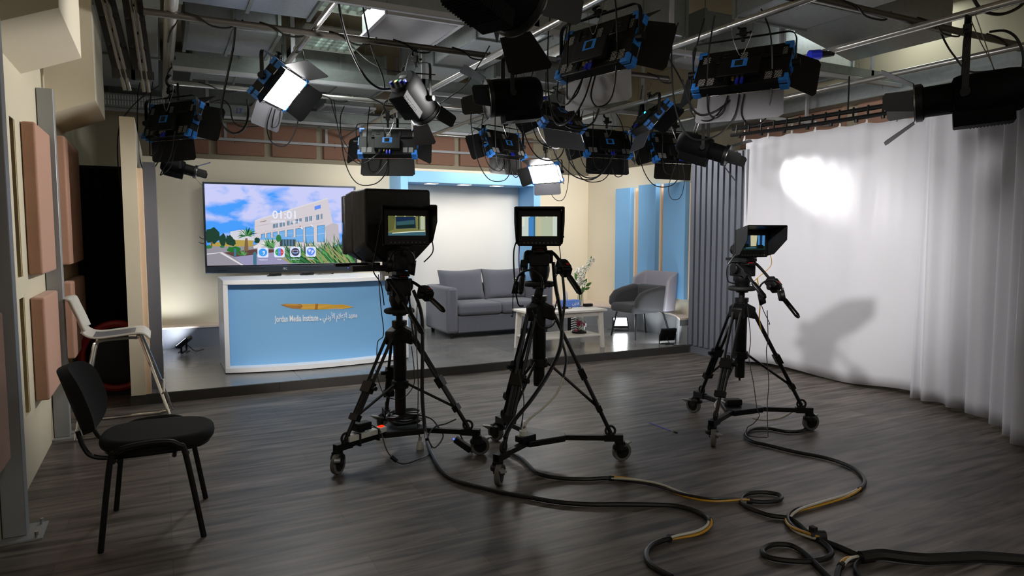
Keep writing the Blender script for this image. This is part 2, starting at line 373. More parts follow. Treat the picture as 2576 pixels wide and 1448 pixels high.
for i, (y, lb) in enumerate(((5.0, 'brown fabric panel high on right wall nearest the big dark spotlight'), (5.9, 'brown fabric panel high on right wall above the curtain track'), (6.8, 'brown fabric panel high on right wall nearest the slatted wall'))):
    fab_panel('acoustic_panel', lb, (7.26, y, 2.62), (.07, .72, .50), 'fabric panels high on the right wall', 'w')

# steel posts on the left wall
for i, (y, lb) in enumerate(((3.94, 'grey square steel post nearest the camera on left wall'), (5.75, 'grey square steel post behind the white bar stool'))):
    r = thing('steel_post', lb, 'post', (-.66, y, 0), 0, 'steel posts on the left wall')
    MB().box(-.055, -.045, .008, .04, .045, 2.44).build('post', postm, r, bevel=.004)
    MB().box(-.058, -.11, 0, .11, .11, .008).build('base_plate', postm, r)
    for dy in (-.085, .085): MB().cyl((.085, dy, .0), (.085, dy, .035), .009, n=8).build('bolt', steel, r)
# slanted bulkheads hanging above the left wall
for i, (y0, y1, z, lb) in enumerate(((4.08, 5.17, 2.53, ''), (6.19, 7.23, 2.44, ''))):
    p = [(-.40, z + .02), (-.40, 4.05), (-.72, 4.05), (-.72, z - .11)]
    struct('ceiling_bulkhead', MB().prism(p, y0, y1, 'y'), cream)

# dark gap behind the left flat
def folds(x0, x1, y, z0, z1, amp, k, n):
    return MB().grid(lambda u, v: V((x0 + (x1 - x0) * u, y + amp * sin(u * k * 2 * pi) + .3 * amp * sin(u * k * 4.7), z0 + (z1 - z0) * v)), n, 6)
r = thing('black_drape', 'black cloth drape closing the dark gap behind the left set wall', 'drape', (-.49, 7.85, 0))
folds(-.22, .20, 0, .02, 2.08, .03, 4, 48).build('cloth', drapem, r, solid=.01)
MB().cyl((-.225, 0, 2.09), (.22, 0, 2.09), .018).build('curtain_rail', blackm, r)
r = thing('fire_hose', 'red fire hose coil in the dark gap behind the bar stool', 'hose', (-.40, 7.0, 0))
MB().tube([(.02 + .27 * cos(a), 0, .36 + .29 * sin(a)) for a in [2 * pi * i / 40 for i in range(40)]], .032, 8, True).build('hose', redhose, r)
MB().cyl((.02, -.05, .36), (.02, .05, .36), .20, n=24).build('reel', blackm, r)
MB().box(-.14, .04, 0, .18, .09, .30).build('stand', blackm, r)

# portal with downlights
r = thing('portal_frame', 'sky blue portal framing the pale alcove behind the sofa', 'portal', (3.89, 9.0, .09))
MB().box(-1.05, -.25, 0, -.95, .25, 2.19).build('side_panel', bluepaint, r, bevel=.003)
MB().box(.945, -.25, 0, 1.05, .25, 2.19).build('side_panel', bluepaint, r, bevel=.003)
MB().box(-.95, -.25, 2.04, .945, .25, 2.19).build('lintel', bluepaint, r, bevel=.003)
MB().box(-.95, .235, 0, .945, .25, 2.04).build('back_panel', greywhite, r)
for x in (-.575, -.085, .415):
    d = MB().box(x - .09, -.20, 2.034, x + .09, -.02, 2.046).build('downlight', whitep, r)
    MB().box(x - .075, -.185, 2.0325, x + .075, -.035, 2.034).build('diffuser', DOWNON, d)
r = thing('book', 'zebra patterned book standing on the stage behind the table', 'book', (5.02, 7.9, .09))
bk = MB(); bk.box(-.10, -.04, 0, .10, .04, .30)
bk.m = 1
for i in range(9): bk.tube([(-.095, -.0405, .02 + i * .031), (-.03, -.0405, .035 + i * .031), (.03, -.0405, .015 + i * .031), (.095, -.0405, .03 + i * .031)], .005, 4)
bk.build('cover', [blackp, whitep], r)
# ---------------------------------------------------------------- wall display
TX0, TX1, TZ0, TZ1 = .478, 2.338, .962, 2.072
tv = thing('television', 'large wall display showing a stone building under blue sky and 01:01', 'TV', ((TX0 + TX1) / 2, 9.15, TZ0))
tw = (TX1 - TX0) / 2; th = TZ1 - TZ0
MB().box(-tw + .02, .0, .02, tw - .02, .09, th - .02).build('housing', blackp, tv)
bz = MB(); bw = .022
bz.box(-tw, -.025, .085, -tw + bw, 0.02, th); bz.box(tw - bw, -.025, .085, tw, .02, th); bz.box(-tw + bw, -.025, th - bw, tw - bw, .02, th)
bz.build('bezel', tvbez, tv)
sp = MB(); sp.box(-tw, -.045, 0, tw, .02, .085); sp.build('speaker_bar', tvbez, tv, bevel=.008)
pt = MB()
for x in (-.42, -.37, -.32, -.27, .27, .32, .37, .42): pt.box(x - .02, -.0465, .05, x + .02, -.044, .054)
for i in range(7): pt.box(-tw + .14 + i * .016, -.0465, .03, -tw + .15 + i * .016, -.044, .037)
pt.build('speaker_slots', blackp, tv)
text_mesh('maker_mark', 'ITC', .036, letterm, tv, fn=lambda c: V((c.x, -.0465, .028 + c.y)))
MB().box(.80, -.0465, .03, .812, -.045, .036).build('power_light', blueled, tv)
MB().tube(smooth([(-tw - .0, .05, .42), (-tw - .03, .04, .43), (-tw - .05, .02, .45)]), .004, 5).tube(smooth([(-tw, .05, .36), (-tw - .03, .04, .37), (-tw - .06, .02, .38)]), .004, 5).build('pen_clip', blackp, tv)

# the picture on the display: flat shapes within the screen
def skymat():
    m = bpy.data.materials.new('screen_sky'); m.use_nodes = True; nt = m.node_tree; N = nt.nodes; L = nt.links
    e = N.new('ShaderNodeEmission'); L.new(e.outputs[0], N['Material Output'].inputs['Surface']); e.inputs['Strength'].default_value = 1.0
    tc = N.new('ShaderNodeTexCoord'); mp = N.new('ShaderNodeMapping'); mp.inputs['Scale'].default_value = (1.5, 1, 3.0); mp.inputs['Location'].default_value = (.55, 0, .2); L.new(tc.outputs['Object'], mp.inputs[0])
    n = N.new('ShaderNodeTexNoise'); n.inputs['Scale'].default_value = 1.5; n.inputs['Detail'].default_value = 7; n.inputs['Roughness'].default_value = .5; n.inputs['Distortion'].default_value = .4; L.new(mp.outputs[0], n.inputs['Vector'])
    sx = N.new('ShaderNodeSeparateXYZ'); L.new(tc.outputs['Object'], sx.inputs[0])
    mz = N.new('ShaderNodeMapRange'); mz.inputs['From Min'].default_value = .35; mz.inputs['From Max'].default_value = 1.1; mz.inputs['To Min'].default_value = -.12; mz.inputs['To Max'].default_value = .14; L.new(sx.outputs['Z'], mz.inputs[0])
    md = N.new('ShaderNodeMath'); md.operation = 'ADD'; L.new(n.outputs['Fac'], md.inputs[0]); L.new(mz.outputs[0], md.inputs[1])
    mxx = N.new('ShaderNodeMapRange'); mxx.inputs['From Min'].default_value = -.9; mxx.inputs['From Max'].default_value = .9; mxx.inputs['To Min'].default_value = -.03; mxx.inputs['To Max'].default_value = .09; L.new(sx.outputs['X'], mxx.inputs[0])
    md2 = N.new('ShaderNodeMath'); md2.operation = 'ADD'; L.new(md.outputs[0], md2.inputs[0]); L.new(mxx.outputs[0], md2.inputs[1])
    rp = N.new('ShaderNodeValToRGB'); el = rp.color_ramp.elements; el[0].position = .43; el[0].color = lin((70, 150, 240)); el[1].position = .60; el[1].color = lin((192, 196, 236))
    k = el.new(.505); k.color = lin((140, 172, 240)); L.new(md2.outputs[0], rp.inputs[0]); L.new(rp.outputs[0], e.inputs['Color']); return m
SK = skymat()
pal = dict(stone=(206, 200, 206), stone2=(186, 180, 186), stonel=(216, 212, 216), glass=(112, 170, 226), glassd=(84, 120, 150), dark=(62, 74, 82), green=(52, 118, 66), greend=(34, 64, 50), greenl=(96, 156, 92), olive=(150, 150, 96), path=(146, 142, 152), gravel=(150, 146, 180), soil=(92, 66, 62), yellow=(176, 152, 76), trunk=(120, 96, 70), hedge=(40, 112, 48), white=(226, 232, 250), icon=(216, 224, 250), iblue=(70, 156, 236), idark=(64, 62, 82), ired=(206, 70, 60), igreen=(50, 160, 80), globe=(98, 140, 236), post=(66, 112, 136), far=(206, 206, 216))
PM = {k: emi('screen_' + k, v, .95) for k, v in pal.items()}; PK = list(PM)
sc_m = MB(); SX0, SX1, SZ0, SZ1 = -tw + bw, tw - bw, .095, th - bw
def uv(x, y):
    v = .5
    for _ in range(4):
        xl = 118 + 32 * v; u = (x - xl) / (2066 - xl); yt = 120 + 45 * u; yb = 1225 - 40 * u; v = (y - yt) / (yb - yt)
    return max(0, min(1, u)), max(0, min(1, v))
DZ = [0.]
def scr(k, pts):
    DZ[0] += 1; sc_m.m = 1 + PK.index(k)
    sc_m.poly([(SX0 + (SX1 - SX0) * u, -.0005 - DZ[0] * .00006, SZ1 - (SZ1 - SZ0) * v) for u, v in [uv(*p) for p in pts]])
sc_m.m = 0; sc_m.poly([(SX0, -.0004, SZ0), (SX1, -.0004, SZ0), (SX1, -.0004, SZ1), (SX0, -.0004, SZ1)])
R2 = random.Random(3)
def bush(k, x, y, w, h, n=14):
    scr(k, [(x + w * cos(2 * pi * i / n) * (1 + .18 * R2.uniform(-1, 1)), y - h * sin(2 * pi * i / n) * (1 + .2 * R2.uniform(-1, 1))) for i in range(n)])
scr('far', [(430, 760), (560, 735), (700, 760), (740, 880), (430, 880)])
scr('path', [(130, 960), (720, 930), (1120, 950), (2080, 960), (2080, 1200), (130, 1230)])
scr('stonel', [(120, 1060), (330, 1040), (590, 1225), (120, 1235)]); scr('path', [(120, 1075), (300, 1050), (560, 1225), (120, 1235)])
scr('gravel', [(470, 1100), (900, 1040), (1200, 1060), (1260, 1200), (600, 1215)])
scr('yellow', [(180, 930), (400, 870), (720, 880), (700, 960), (180, 960)])
scr('soil', [(350, 1045), (720, 1000), (1000, 1000), (980, 1040), (480, 1105)])
scr('stone', [(735, 605), (1695, 297), (1765, 640), (1838, 660), (1862, 930), (1500, 990), (780, 960), (722, 870)])
scr('stonel', [(735, 605), (1695, 297), (1702, 312), (737, 617)])
scr('stone2', [(1650, 690), (1765, 640), (1838, 660), (1862, 930), (1690, 940)])
scr('globe', [(1515, 415), (1600, 390), (1603, 440), (1520, 465)])
for y0, y1 in ((690, 668), (790, 760)): scr('stone2', [(735, y0), (1640, y0 - 170), (1640, y0 - 166), (735, y0 + 4)])
for x, y, w, h in ((965, 660, 26, 52), (1000, 652, 26, 54), (1052, 642, 28, 54), (1092, 632, 24, 54), (1150, 618, 28, 56), (1195, 608, 26, 56), (1260, 592, 30, 56), (1310, 582, 28, 56), (1390, 562, 32, 62), (1445, 550, 32, 62), (1540, 532, 36, 66), (1600, 520, 20, 66)):
    scr('stone2', [(x - 4, y - 4), (x + w + 4, y - 10), (x + w + 4, y + h), (x - 4, y + h + 6)]); scr('glassd', [(x, y), (x + w, y - 6), (x + w, y + h - 4), (x, y + h)]); scr('stonel', [(x + w * .45, y), (x + w * .55, y), (x + w * .55, y + h - 2), (x + w * .45, y + h - 2)])
for x, y, w, h in ((815, 800, 46, 60), (885, 785, 54, 66), (965, 772, 58, 60), (1050, 758, 66, 76), (1150, 742, 80, 84), (1262, 722, 98, 180), (1388, 700, 112, 220), (1552, 680, 100, 220)):
    scr('dark', [(x - 5, y - 4), (x + w, y - 16), (x + w, y + h), (x - 5, y + h)]); scr('glass', [(x, y), (x + w - 3, y - 11), (x + w - 3, y + h - 3), (x, y + h - 3)])
    scr('stonel', [(x, y + h * .5), (x + w, y + h * .45), (x + w, y + h * .47), (x, y + h * .52)])
scr('glass', [(780, 850), (1170, 825), (1280, 840), (1280, 865), (780, 872)]); scr('dark', [(1050, 865), (1260, 865), (1260, 955), (1050, 958)])
for x in (1085, 1120, 1160, 1200): scr('glassd', [(x, 868), (x + 22, 868), (x + 22, 952), (x, 954)])
scr('trunk', [(800, 625), (880, 608), (876, 618), (800, 632)]); scr('stone2', [(770, 680), (920, 645), (920, 650), (770, 686)])
scr('white', [(1312, 670), (1355, 715), (1350, 730), (1316, 700)]); scr('ired', [(1312, 670), (1330, 690), (1313, 700)]); scr('white', [(1465, 650), (1505, 700), (1470, 685)])
scr('stonel', [(710, 960), (850, 890), (860, 960), (720, 990)])
bush('greend', 215, 820, 95, 110); bush('greend', 335, 870, 40, 80); bush('greend', 415, 880, 45, 75); bush('greend', 462, 905, 32, 50); bush('greend', 760, 880, 36, 44); bush('green', 1035, 850, 32, 55)
scr('trunk', [(195, 900), (215, 900), (212, 965), (195, 965)]); bush('green', 170, 968, 40, 24); bush('green', 330, 965, 30, 16); bush('hedge', 470, 1005, 92, 42)
def blades(k, cx, cy, n, ln, sp, w):
    for i in range(n):
        a = rad(90 + sp * (i / (n - 1) * 2 - 1) + R2.uniform(-5, 5)); l = ln * R2.uniform(.7, 1.08); x = cx + R2.uniform(-1, 1) * w; ex, ey = x + l * cos(a), cy - l * sin(a)
        scr(R2.choice(k), [(x - 9, cy), (x + 9, cy), ((x + ex) / 2 + 9, (cy + ey) / 2 - 8), (ex, ey), ((x + ex) / 2 - 7, (cy + ey) / 2)])
scr('trunk', [(612, 850), (640, 850), (652, 1020), (596, 1020)])
for i in range(13):
    a = rad(-20 + i * 18.5); l = 150 if 20 < i * 18.5 < 180 else 115; ex, ey = 628 + l * cos(a), 812 - .85 * l * sin(a)
    scr(['green', 'greenl', 'greend'][i % 3], [(622, 815), (634, 820), ((628 + ex) / 2 + 12, (812 + ey) / 2 + 2), (ex, ey + 8), ((628 + ex) / 2 - 8, (812 + ey) / 2 - 14)])
blades(['green', 'greend', 'greenl'], 940, 985, 26, 150, 62, 40); blades(['green', 'greenl'], 580, 1085, 14, 80, 70, 20)
blades(['green', 'greenl', 'greend', 'olive', 'green'], 1400, 1190, 130, 340, 62, 230); blades(['green', 'greenl', 'greend', 'olive'], 1830, 1185, 130, 390, 48, 240)
for x, y0, y1, w in ((484, 985, 1100, 14), (728, 1035, 1210, 22)):
    scr('post', [(x - w, y0 + w), (x - w * .5, y0), (x + w * .5, y0), (x + w, y0 + w), (x + w, y1), (x - w, y1)])
for k, x in enumerate((830, 1040, 1248, 1453)):
    y = 1043 - 4 * k; q = 69; c = 14
    scr('icon', [(x - q + c, y - q), (x + q - c, y - q), (x + q, y - q + c), (x + q, y + q - c), (x + q - c, y + q), (x - q + c, y + q), (x - q, y + q - c), (x - q, y - q + c)])
    ci = lambda kk, r, a0=0, a1=360, n=28: scr(kk, [(x + r * cos(rad(a0 + (a1 - a0) * i / n)), y - r * sin(rad(a0 + (a1 - a0) * i / n))) for i in range(n if a1 - a0 == 360 else n + 1)])
    if k == 0:
        ci('iblue', 54)
        scr('white', [(x - 12, y - 6), (x - 6, y - 14), (x + 22, y - 20), (x + 25, y - 12), (x + 2, y - 4)]); scr('white', [(x + 2, y - 4), (x + 14, y - 10), (x + 24, y - 2), (x + 22, y + 14), (x + 2, y + 32), (x - 4, y + 26), (x + 12, y + 10), (x + 12, y + 2)])
    if k == 1:
        ci('globe', 54); ci('igreen', 54, 110, 250); ci('ired', 54, -70, 70)
        for dx in (-34, 0, 34): scr('white', [(x + dx - 5, y - 4), (x + dx + 5, y - 4), (x + dx + 5, y + 4), (x + dx - 5, y + 4)])
    if k == 2:
        ci('idark', 54); scr('icon', [(x - 36, y - 26), (x + 36, y - 26), (x + 36, y + 16), (x - 36, y + 16)]); scr('idark', [(x - 30, y - 20), (x + 30, y - 20), (x + 30, y + 10), (x - 30, y + 10)]); scr('iblue', [(x, y + 6), (x + 18, y + 26), (x - 18, y + 26)])
    if k == 3:
        ci('globe', 54); scr('icon', [(x - 30, y - 30), (x - 6, y - 34), (x + 4, y - 20), (x - 10, y - 6), (x - 4, y + 8), (x - 20, y + 4), (x - 34, y - 10)]); scr('icon', [(x + 10, y - 14), (x + 36, y - 20), (x + 40, y + 2), (x + 26, y + 6), (x + 16, y + 30), (x + 2, y + 28), (x + 12, y + 8)])
SCR = sc_m.build('screen', [SK] + [PM[k] for k in PK], tv, flat=True)
def scrtext(s, x, y, hpx, sp=1.):
    u, v = uv(x, y); hz = hpx / 1090 * (SZ1 - SZ0)
    return text_mesh('screen_text', s, hz * 1.38, PM['white'], SCR, fn=lambda c: V((SX0 + (SX1 - SX0) * u + c.x, -.0265, SZ1 - (SZ1 - SZ0) * v + c.y)), space=sp, bold=hz * .02)
for s, x, y, h in (('01:01', 1120, 582, 112), ('2025/05/08      Thursday', 1135, 636, 30), ('Whiteboard', 832, 1150, 17), ('Finder', 1040, 1146, 17), ('Screen Share', 1248, 1140, 17), ('Browser', 1453, 1136, 17)): scrtext(s, x, y, h)
SCR.location.y = -.0015

# ---------------------------------------------------------------- news desk
dk = thing('news_desk', 'curved white news desk with sky blue front and pen emblem', 'desk', (1.445, 7.1, .09))
ox, oy = 1.445, 7.1
AR = lambda x: 6.952 + .152 * ((x) / .925) ** 2 - oy       # front curve, local x
NX = 32; xs = [-.925 + 1.85 * i / NX for i in range(NX + 1)]
fr = [(x, AR(x)) for x in xs]; dep = .68
def slab(z0, z1, front=0., back=None):
    return MB().prism([(x, y + front) for x, y in fr] + ([(.925, back), (-.925, back)] if back is not None else [(x, y + front + .03) for x, y in fr[::-1]]), z0, z1)
slab(.868, .91, 0, dep).build('desk_top', whitelam, dk, bevel=.003)
slab(.012, .055, 0, dep).build('plinth', whitelam, dk)
slab(0, .012, .03, dep - .03).build('foot', blackp, dk)
MB().box(-.925, AR(-.925), .055, -.882, dep, .868).build('side_panel', whitelam, dk); MB().box(.882, AR(.925), .055, .925, dep, .868).build('side_panel', whitelam, dk)
fp = MB(); q = [(x, AR(x) + .15) for x in [-.882 + 1.764 * i / NX for i in range(NX + 1)]]
fp.prism(q + [(x, y + .02) for x, y in q[::-1]], .055, .868); fp.build('front_panel', bluepaint, dk)
PF = lambda x: AR(x) + .148
# pen emblem
e0 = at(706, 764, 'y', 7.13); e1 = at(889, 772, 'y', 7.13)
def pen(x, z):        # zoom-pixel of the emblem -> point on the front panel
    w = at(540 + x / 4.827, 670 + z / 4.827, 'y', 7.13); lx = w.x - ox; w = at(540 + x / 4.827, 670 + z / 4.827, 'y', PF(lx) + oy); return V((w.x - ox, PF(w.x - ox), w.z - .09))
em = MB()
def penpoly(pts, k, th=.004):
    em.m = k; a = [pen(*p) for p in pts]; em.hull(a, [p - V((0, th, 0)) for p in a])
penpoly([(1045, 455), (1240, 455), (1395, 458), (1410, 464), (1560, 460), (1688, 492), (1560, 512), (1240, 520), (1060, 520), (1040, 512), (1065, 490), (1068, 478)], 0)
penpoly([(800, 463), (870, 452), (1045, 455), (1066, 478), (1060, 496), (1035, 512), (940, 508), (880, 492)], 1)
penpoly([(1225, 452), (1255, 452), (1250, 521), (1215, 521)], 1, .0055); penpoly([(840, 460), (1000, 458), (1050, 470), (960, 472), (880, 470)], 0, .0052)
em.build('emblem', [bamboo, bambood], dk, flat=True)
t0 = pen(728, 672); t1 = pen(1258, 655); t2 = pen(1312, 650); t3 = pen(1728, 620)
def wrapt(x0, x1, z0, z1):
    def mk(o):
        xa = min(v.co.x for v in o.data.vertices); xb = max(v.co.x for v in o.data.vertices)
        for v in o.data.vertices:
            f = (v.co.x - xa) / (xb - xa); lx = x0 + (x1 - x0) * f; v.co = V((lx, PF(lx) - .004 - v.co.z, z0 + (z1 - z0) * f + v.co.y))
    return mk
o = text_mesh('lettering', 'Jordan Media Institute', .088, letterm, dk, extrude=.001, bold=.0012); wrapt(t0.x, t1.x, t0.z, t1.z)(o)
# visual order, joined letter forms
AL = '\uFEF2\uFEE7\u062F\u0631\uFEF7\u0627 \u0645\uFEFC\uFECB\uFEF9\u0627 \u062F\uFEEC\uFECC\uFEE3'
o = text_mesh('lettering', AL, .085, letterm, dk, extrude=.001, bold=.0012); wrapt(t2.x, t3.x, t2.z + .004, t3.z + .004)(o)
b = pen(1285, 642); MB().cyl((b.x, PF(b.x), b.z), (b.x, PF(b.x) - .005, b.z), .009, n=14).build('dot', letterm, dk)

for i, (x, y, lb) in enumerate(((1.08, 7.66, 'black clip-on microphone pack with leads lying left on the desk top'), (1.42, 7.66, 'small grey-black microphone pack with leads lying right on desk top'))):
    r = thing('microphone_pack', lb, 'microphone', (x, y, 1.0), .2, 'microphone packs on the news desk')
    MB().box(-.06, -.03, 0, .06, .03, .03).build('body', blackp, r, bevel=.006)
    cable('lead', [(.06, 0, .01), (.12, -.02, .004), (.18, .02, .004), (.15, .05, .004), (.11, .0, .004), (.2, -.03, .004), (.27, -.01, .004)], .003, cablem, r)
    cable('lead', [(-.06, -.02, .01), (-.10, -.04, .004), (-.05, -.07, .004), (.0, -.06, .004)], .003, cablem, r)
    MB().cyl((.27, -.01, .006), (.295, -.008, .006), .006, n=8).build('clip', blackp, r)

# ---------------------------------------------------------------- sofa
so = thing('sofa', 'grey two-seat fabric sofa standing in the alcove', 'sofa', (4.03, 8.15, .09))
W2 = .79
MB().box(-W2 + .16, .02, .07, W2 - .16, .80, .29).build('base', sofam, so, bevel=.012)
MB().box(-W2 + .03, .72, .08, W2 - .03, .82, .66).build('back_frame', sofam, so, bevel=.02)
for s in (-1, 1):
    a = MB(); x0, x1 = sorted((s * W2, s * (W2 - .158)))
    pr = [(0, .07), (.82, .07), (.82, .66), (.05, .665), (.02, .655), (0, .63)]
    a.prism(pr, x0, x1, 'x'); a.build('armrest', sofam, so, bevel=.04, seg=4)
    c = MB(); x0, x1 = (-W2 + .165, -.003) if s < 0 else (.003, W2 - .165)
    c.box(x0, -.012, .295, x1, .62, .45); c.build('seat_cushion', sofam, so, bevel=.045, seg=4)
    k = MB(); x0, x1 = (-W2 + .14, -.006) if s < 0 else (.006, W2 - .14)
    def bc(u, v, w, x0=x0, x1=x1): return V((x0 + (x1 - x0) * u, 0, 0))
    n = 14
    def face(off, sg):
        def f(u, v):
            ed = min(1, 6 * min(u, 1 - u)) ** .5 * min(1, 6 * min(v, 1 - v)) ** .5; pin = .018 * sin(pi * u) * 1
            x = x0 + (x1 - x0) * u + (.012 * sin(pi * v) * (1 if u < .5 else -1) * (abs(u - .5) * 2) ** 6)
            z = .44 + (.86 - .44) * v - (pin if v > .97 else 0)
            y = .60 + .13 * v + sg * (.02 + .075 * ed)
            return V((x, y - .04, z))
        return f
    k.grid(face(0, -1), n, n); k.grid(face(0, 1), n, n)
    edge = [(i / n, 0) for i in range(n)] + [(1, i / n) for i in range(n)] + [(1 - i / n, 1) for i in range(n)] + [(0, 1 - i / n) for i in range(n)]
    A = [face(0, -1)(*e) for e in edge]; B = [face(0, 1)(*e) for e in edge]; m = len(A); k.add(A + B, [(i, (i + 1) % m, m + (i + 1) % m, m + i) for i in range(m)])
    k.build('back_cushion', sofam, so)
for x in (-W2 + .09, W2 - .09):
    for y in (.06, .76): MB().cyl((x, y, 0), (x, y, .075), .022, .028, 10).build('leg', blackp, so)

# ---------------------------------------------------------------- coffee table and what stands on it
tb = thing('coffee_table', 'white wooden coffee table with lower shelf in front of sofa', 'table', (4.215, 6.985, .09))
hx, hy = .47, .25
MB().box(-hx - .03, -hy - .02, .44, hx + .03, hy + .02, .465).build('tabletop', whitewood, tb, bevel=.003)
ap = MB(); ap.box(-hx + .05, -hy + .015, .385, hx - .05, -hy + .035, .44).box(-hx + .05, hy - .035, .385, hx - .05, hy - .015, .44).box(-hx + .05, -hy + .035, .385, -hx + .07, hy - .035, .44).box(hx - .07, -hy + .035, .385, hx - .05, hy - .035, .44)
ap.build('apron', whitewood, tb)
MB().box(-hx + .0, -hy + .03, .14, hx - .0, hy - .03, .158).build('shelf', whitewood, tb, bevel=.002)
for sx in (-1, 1):
    for sy in (-1, 1):
        l = MB(); X0 = sx * (hx - .005); X1 = sx * (hx - .07)
        def rq(x, y, z, w, d): return [(x - w, y - d, z), (x + w, y - d, z), (x + w, y + d, z), (x - w, y + d, z)]
        l.hull(rq(sx * (hx + .0), sy * (hy - .03), 0, .02, .02), rq(sx * (hx - .045), sy * (hy - .03), .44, .035, .02)); l.build('leg', whitewood, tb)
TT = .09 + .465
r = thing('tissue_box', 'blue tissue box with a white tissue on the coffee table', 'tissue box', (4.43, 7.12, TT), rad(-4))
MB().box(-.125, -.06, 0, .125, .06, .085).build('carton', tissueb, r, bevel=.003)
t = MB(); pk = []
for i in range(20):
    a = 2 * pi * i / 20; pk.append((a, .03 + .012 * sin(3 * a)))
t.grid(lambda u, v: V(((.03 + .02 * sin(3 * u * 2 * pi) * v + .025 * v) * cos(2 * pi * u) * (1 - .75 * v * v) - .05, (.012 + .015 * v) * sin(2 * pi * u), .085 + v * (.085 + .03 * sin(2 * u * 2 * pi + 1)))), 24, 6); t.build('tissue', letterm, r)
text_mesh('lettering', '\uFEE6\uFEF3\uFE8E\uFED3', .055, letterm, r, fn=lambda c: V((.06 + c.x, -.0612, .03 + c.y)))
r = thing('flower_vase', 'glass vase of white blossom stems on the coffee table', 'vase', (4.62, 7.16, TT))
MB().lathe([(.0, .004), (.036, .004), (.040, .0), (.042, .01), (.036, .10), (.034, .17), (.040, .20), (.038, .20), (.032, .17), (.034, .10), (.038, .014), (0, .012)], 20).build('vase', glassm, r)
RF = random.Random(5)
def stem(name, pts): return MB().tube(smooth(pts), .004, 6).build(name, greenl, r)
s1 = [(0, 0, .01), (-.005, .01, .2), (-.01, .0, .36), (.005, -.01, .48)]; s2 = [(.01, 0, .01), (.03, .01, .2), (.07, .0, .40), (.15, .0, .56)]; s3 = [(-.01, 0, .01), (-.02, 0, .15), (-.06, .0, .2)]
for s in (s1, s2): stem('stem', s)
stem('stem', s3)
def blossom(pts, n, rr, w):
    b = MB(); p = smooth(pts, 8)
    for i in range(n):
        q = p[int(RF.uniform(.45, 1) * (len(p) - 1))] + V((RF.uniform(-w, w), RF.uniform(-w, w), RF.uniform(-.02, .02)))
        for j in range(5):
            a = 2 * pi * j / 5 + RF.random(); d = V((cos(a), RF.uniform(-.8, .8), sin(a))).normalized(); T = Matrix.Translation(q + d * rr * .7) @ d.to_track_quat('X', 'Z').to_matrix().to_4x4()
            b.T = T; b.ball((0, 0, 0), (rr * .75, rr * .55, rr * .16), 7, 4)
    b.T = Matrix.Identity(4); return b.build('blossom', whitefl, r)
blossom([(-.02, 0, .14), (-.015, 0, .30), (0, 0, .46)], 60, .026, .055); blossom([(.05, 0, .30), (.09, 0, .46), (.16, 0, .58)], 30, .018, .03)
blossom([(-.07, 0, .16), (-.075, 0, .2), (-.07, 0, .22)], 6, .018, .015)
lf = MB()
for p, d, l in (((-.03, 0, .30), (-.5, 0, 1), .13), ((.06, -.02, .24), (.9, -.1, .5), .10), ((.05, -.01, .20), (.7, 0, .2), .09), ((.02, 0, .24), (.5, -.3, .9), .12), ((0, -.02, .14), (.2, -.2, .9), .14), ((.14, 0, .56), (.3, 0, .9), .06)):
    d = V(d).normalized(); w = d.cross(V((0, 1, 0))).normalized() * l * .2; p = V(p); lf = MB(); lf.poly([p, p + d * l * .35 + w, p + d * l * .7 + w * .8, p + d * l, p + d * l * .7 - w * .8, p + d * l * .35 - w]); lf.build('leaf', greenl, r, solid=.0015)
pass
r = thing('transmitter_pack', 'small black radio pack with lead beside the flower vase', 'radio pack', (4.66, 7.05, TT))
MB().box(-.055, -.03, 0, .055, .03, .035).build('body', blackp, r, bevel=.005)
cable('lead', [(-.055, 0, .01), (-.12, .0, .004), (-.18, .02, .004), (-.22, -.0, .004), (-.25, .01, .004)], .003, cablem, r)
r = thing('microphone_pack', 'black microphone lead and pack beside the tissue box', 'microphone', (4.22, 6.98, TT), .0, 'microphone packs on the coffee table')
MB().box(.0, -.03, 0, .10, .03, .022).build('body', blackp, r, bevel=.005)
cable('lead', [(0, 0, .01), (-.08, .02, .004), (-.15, -.02, .004), (-.08, -.05, .004), (.02, -.06, .004), (.14, -.03, .004), (.17, .02, .004)], .003, cablem, r)
r = thing('flower_dome', 'glass dome over a magenta orchid on the lower table shelf', 'glass dome', (4.49, 6.98, .09 + .158))
MB().lathe([(0, 0), (.088, 0), (.09, .008), (.088, .02), (0, .022)], 28).build('base', blackp, r)
MB().lathe([(.080, .022), (.082, .10), (.074, .145), (.052, .172), (.02, .185), (0, .187)], 28).build('dome', glassm, r, solid=.002)
RF.seed(9); pf = MB()
for q, n in (((.0, 0, .125), 14), ((.045, 0, .09), 6), ((-.055, -.02, .035), 3)):
    for i in range(n):
        c = V(q) + V((RF.uniform(-.028, .028), RF.uniform(-.03, .03), RF.uniform(-.03, .03)))
        for j in range(5):
            a = 2 * pi * j / 5; d = V((cos(a), RF.uniform(-.6, .3), sin(a))).normalized(); pf.T = Matrix.Translation(c + d * .009) @ d.to_track_quat('X', 'Z').to_matrix().to_4x4(); pf.ball((0, 0, 0), (.011, .007, .003), 6, 4)
pf.T = Matrix.Identity(4); pf.build('blossom', pinkfl, r)
ms = MB()
for i in range(16): ms.ball((RF.uniform(-.05, .05), RF.uniform(-.05, .05), .026), (.018, .018, .009), 7, 4)
ms.build('moss', moss, r); MB().tube(smooth([(0, 0, .02), (-.01, 0, .06), (.0, 0, .11)]), .004, 6).tube(smooth([(0, 0, .05), (.03, 0, .07), (.045, 0, .09)]), .003, 6).build('stem', greenl, r)

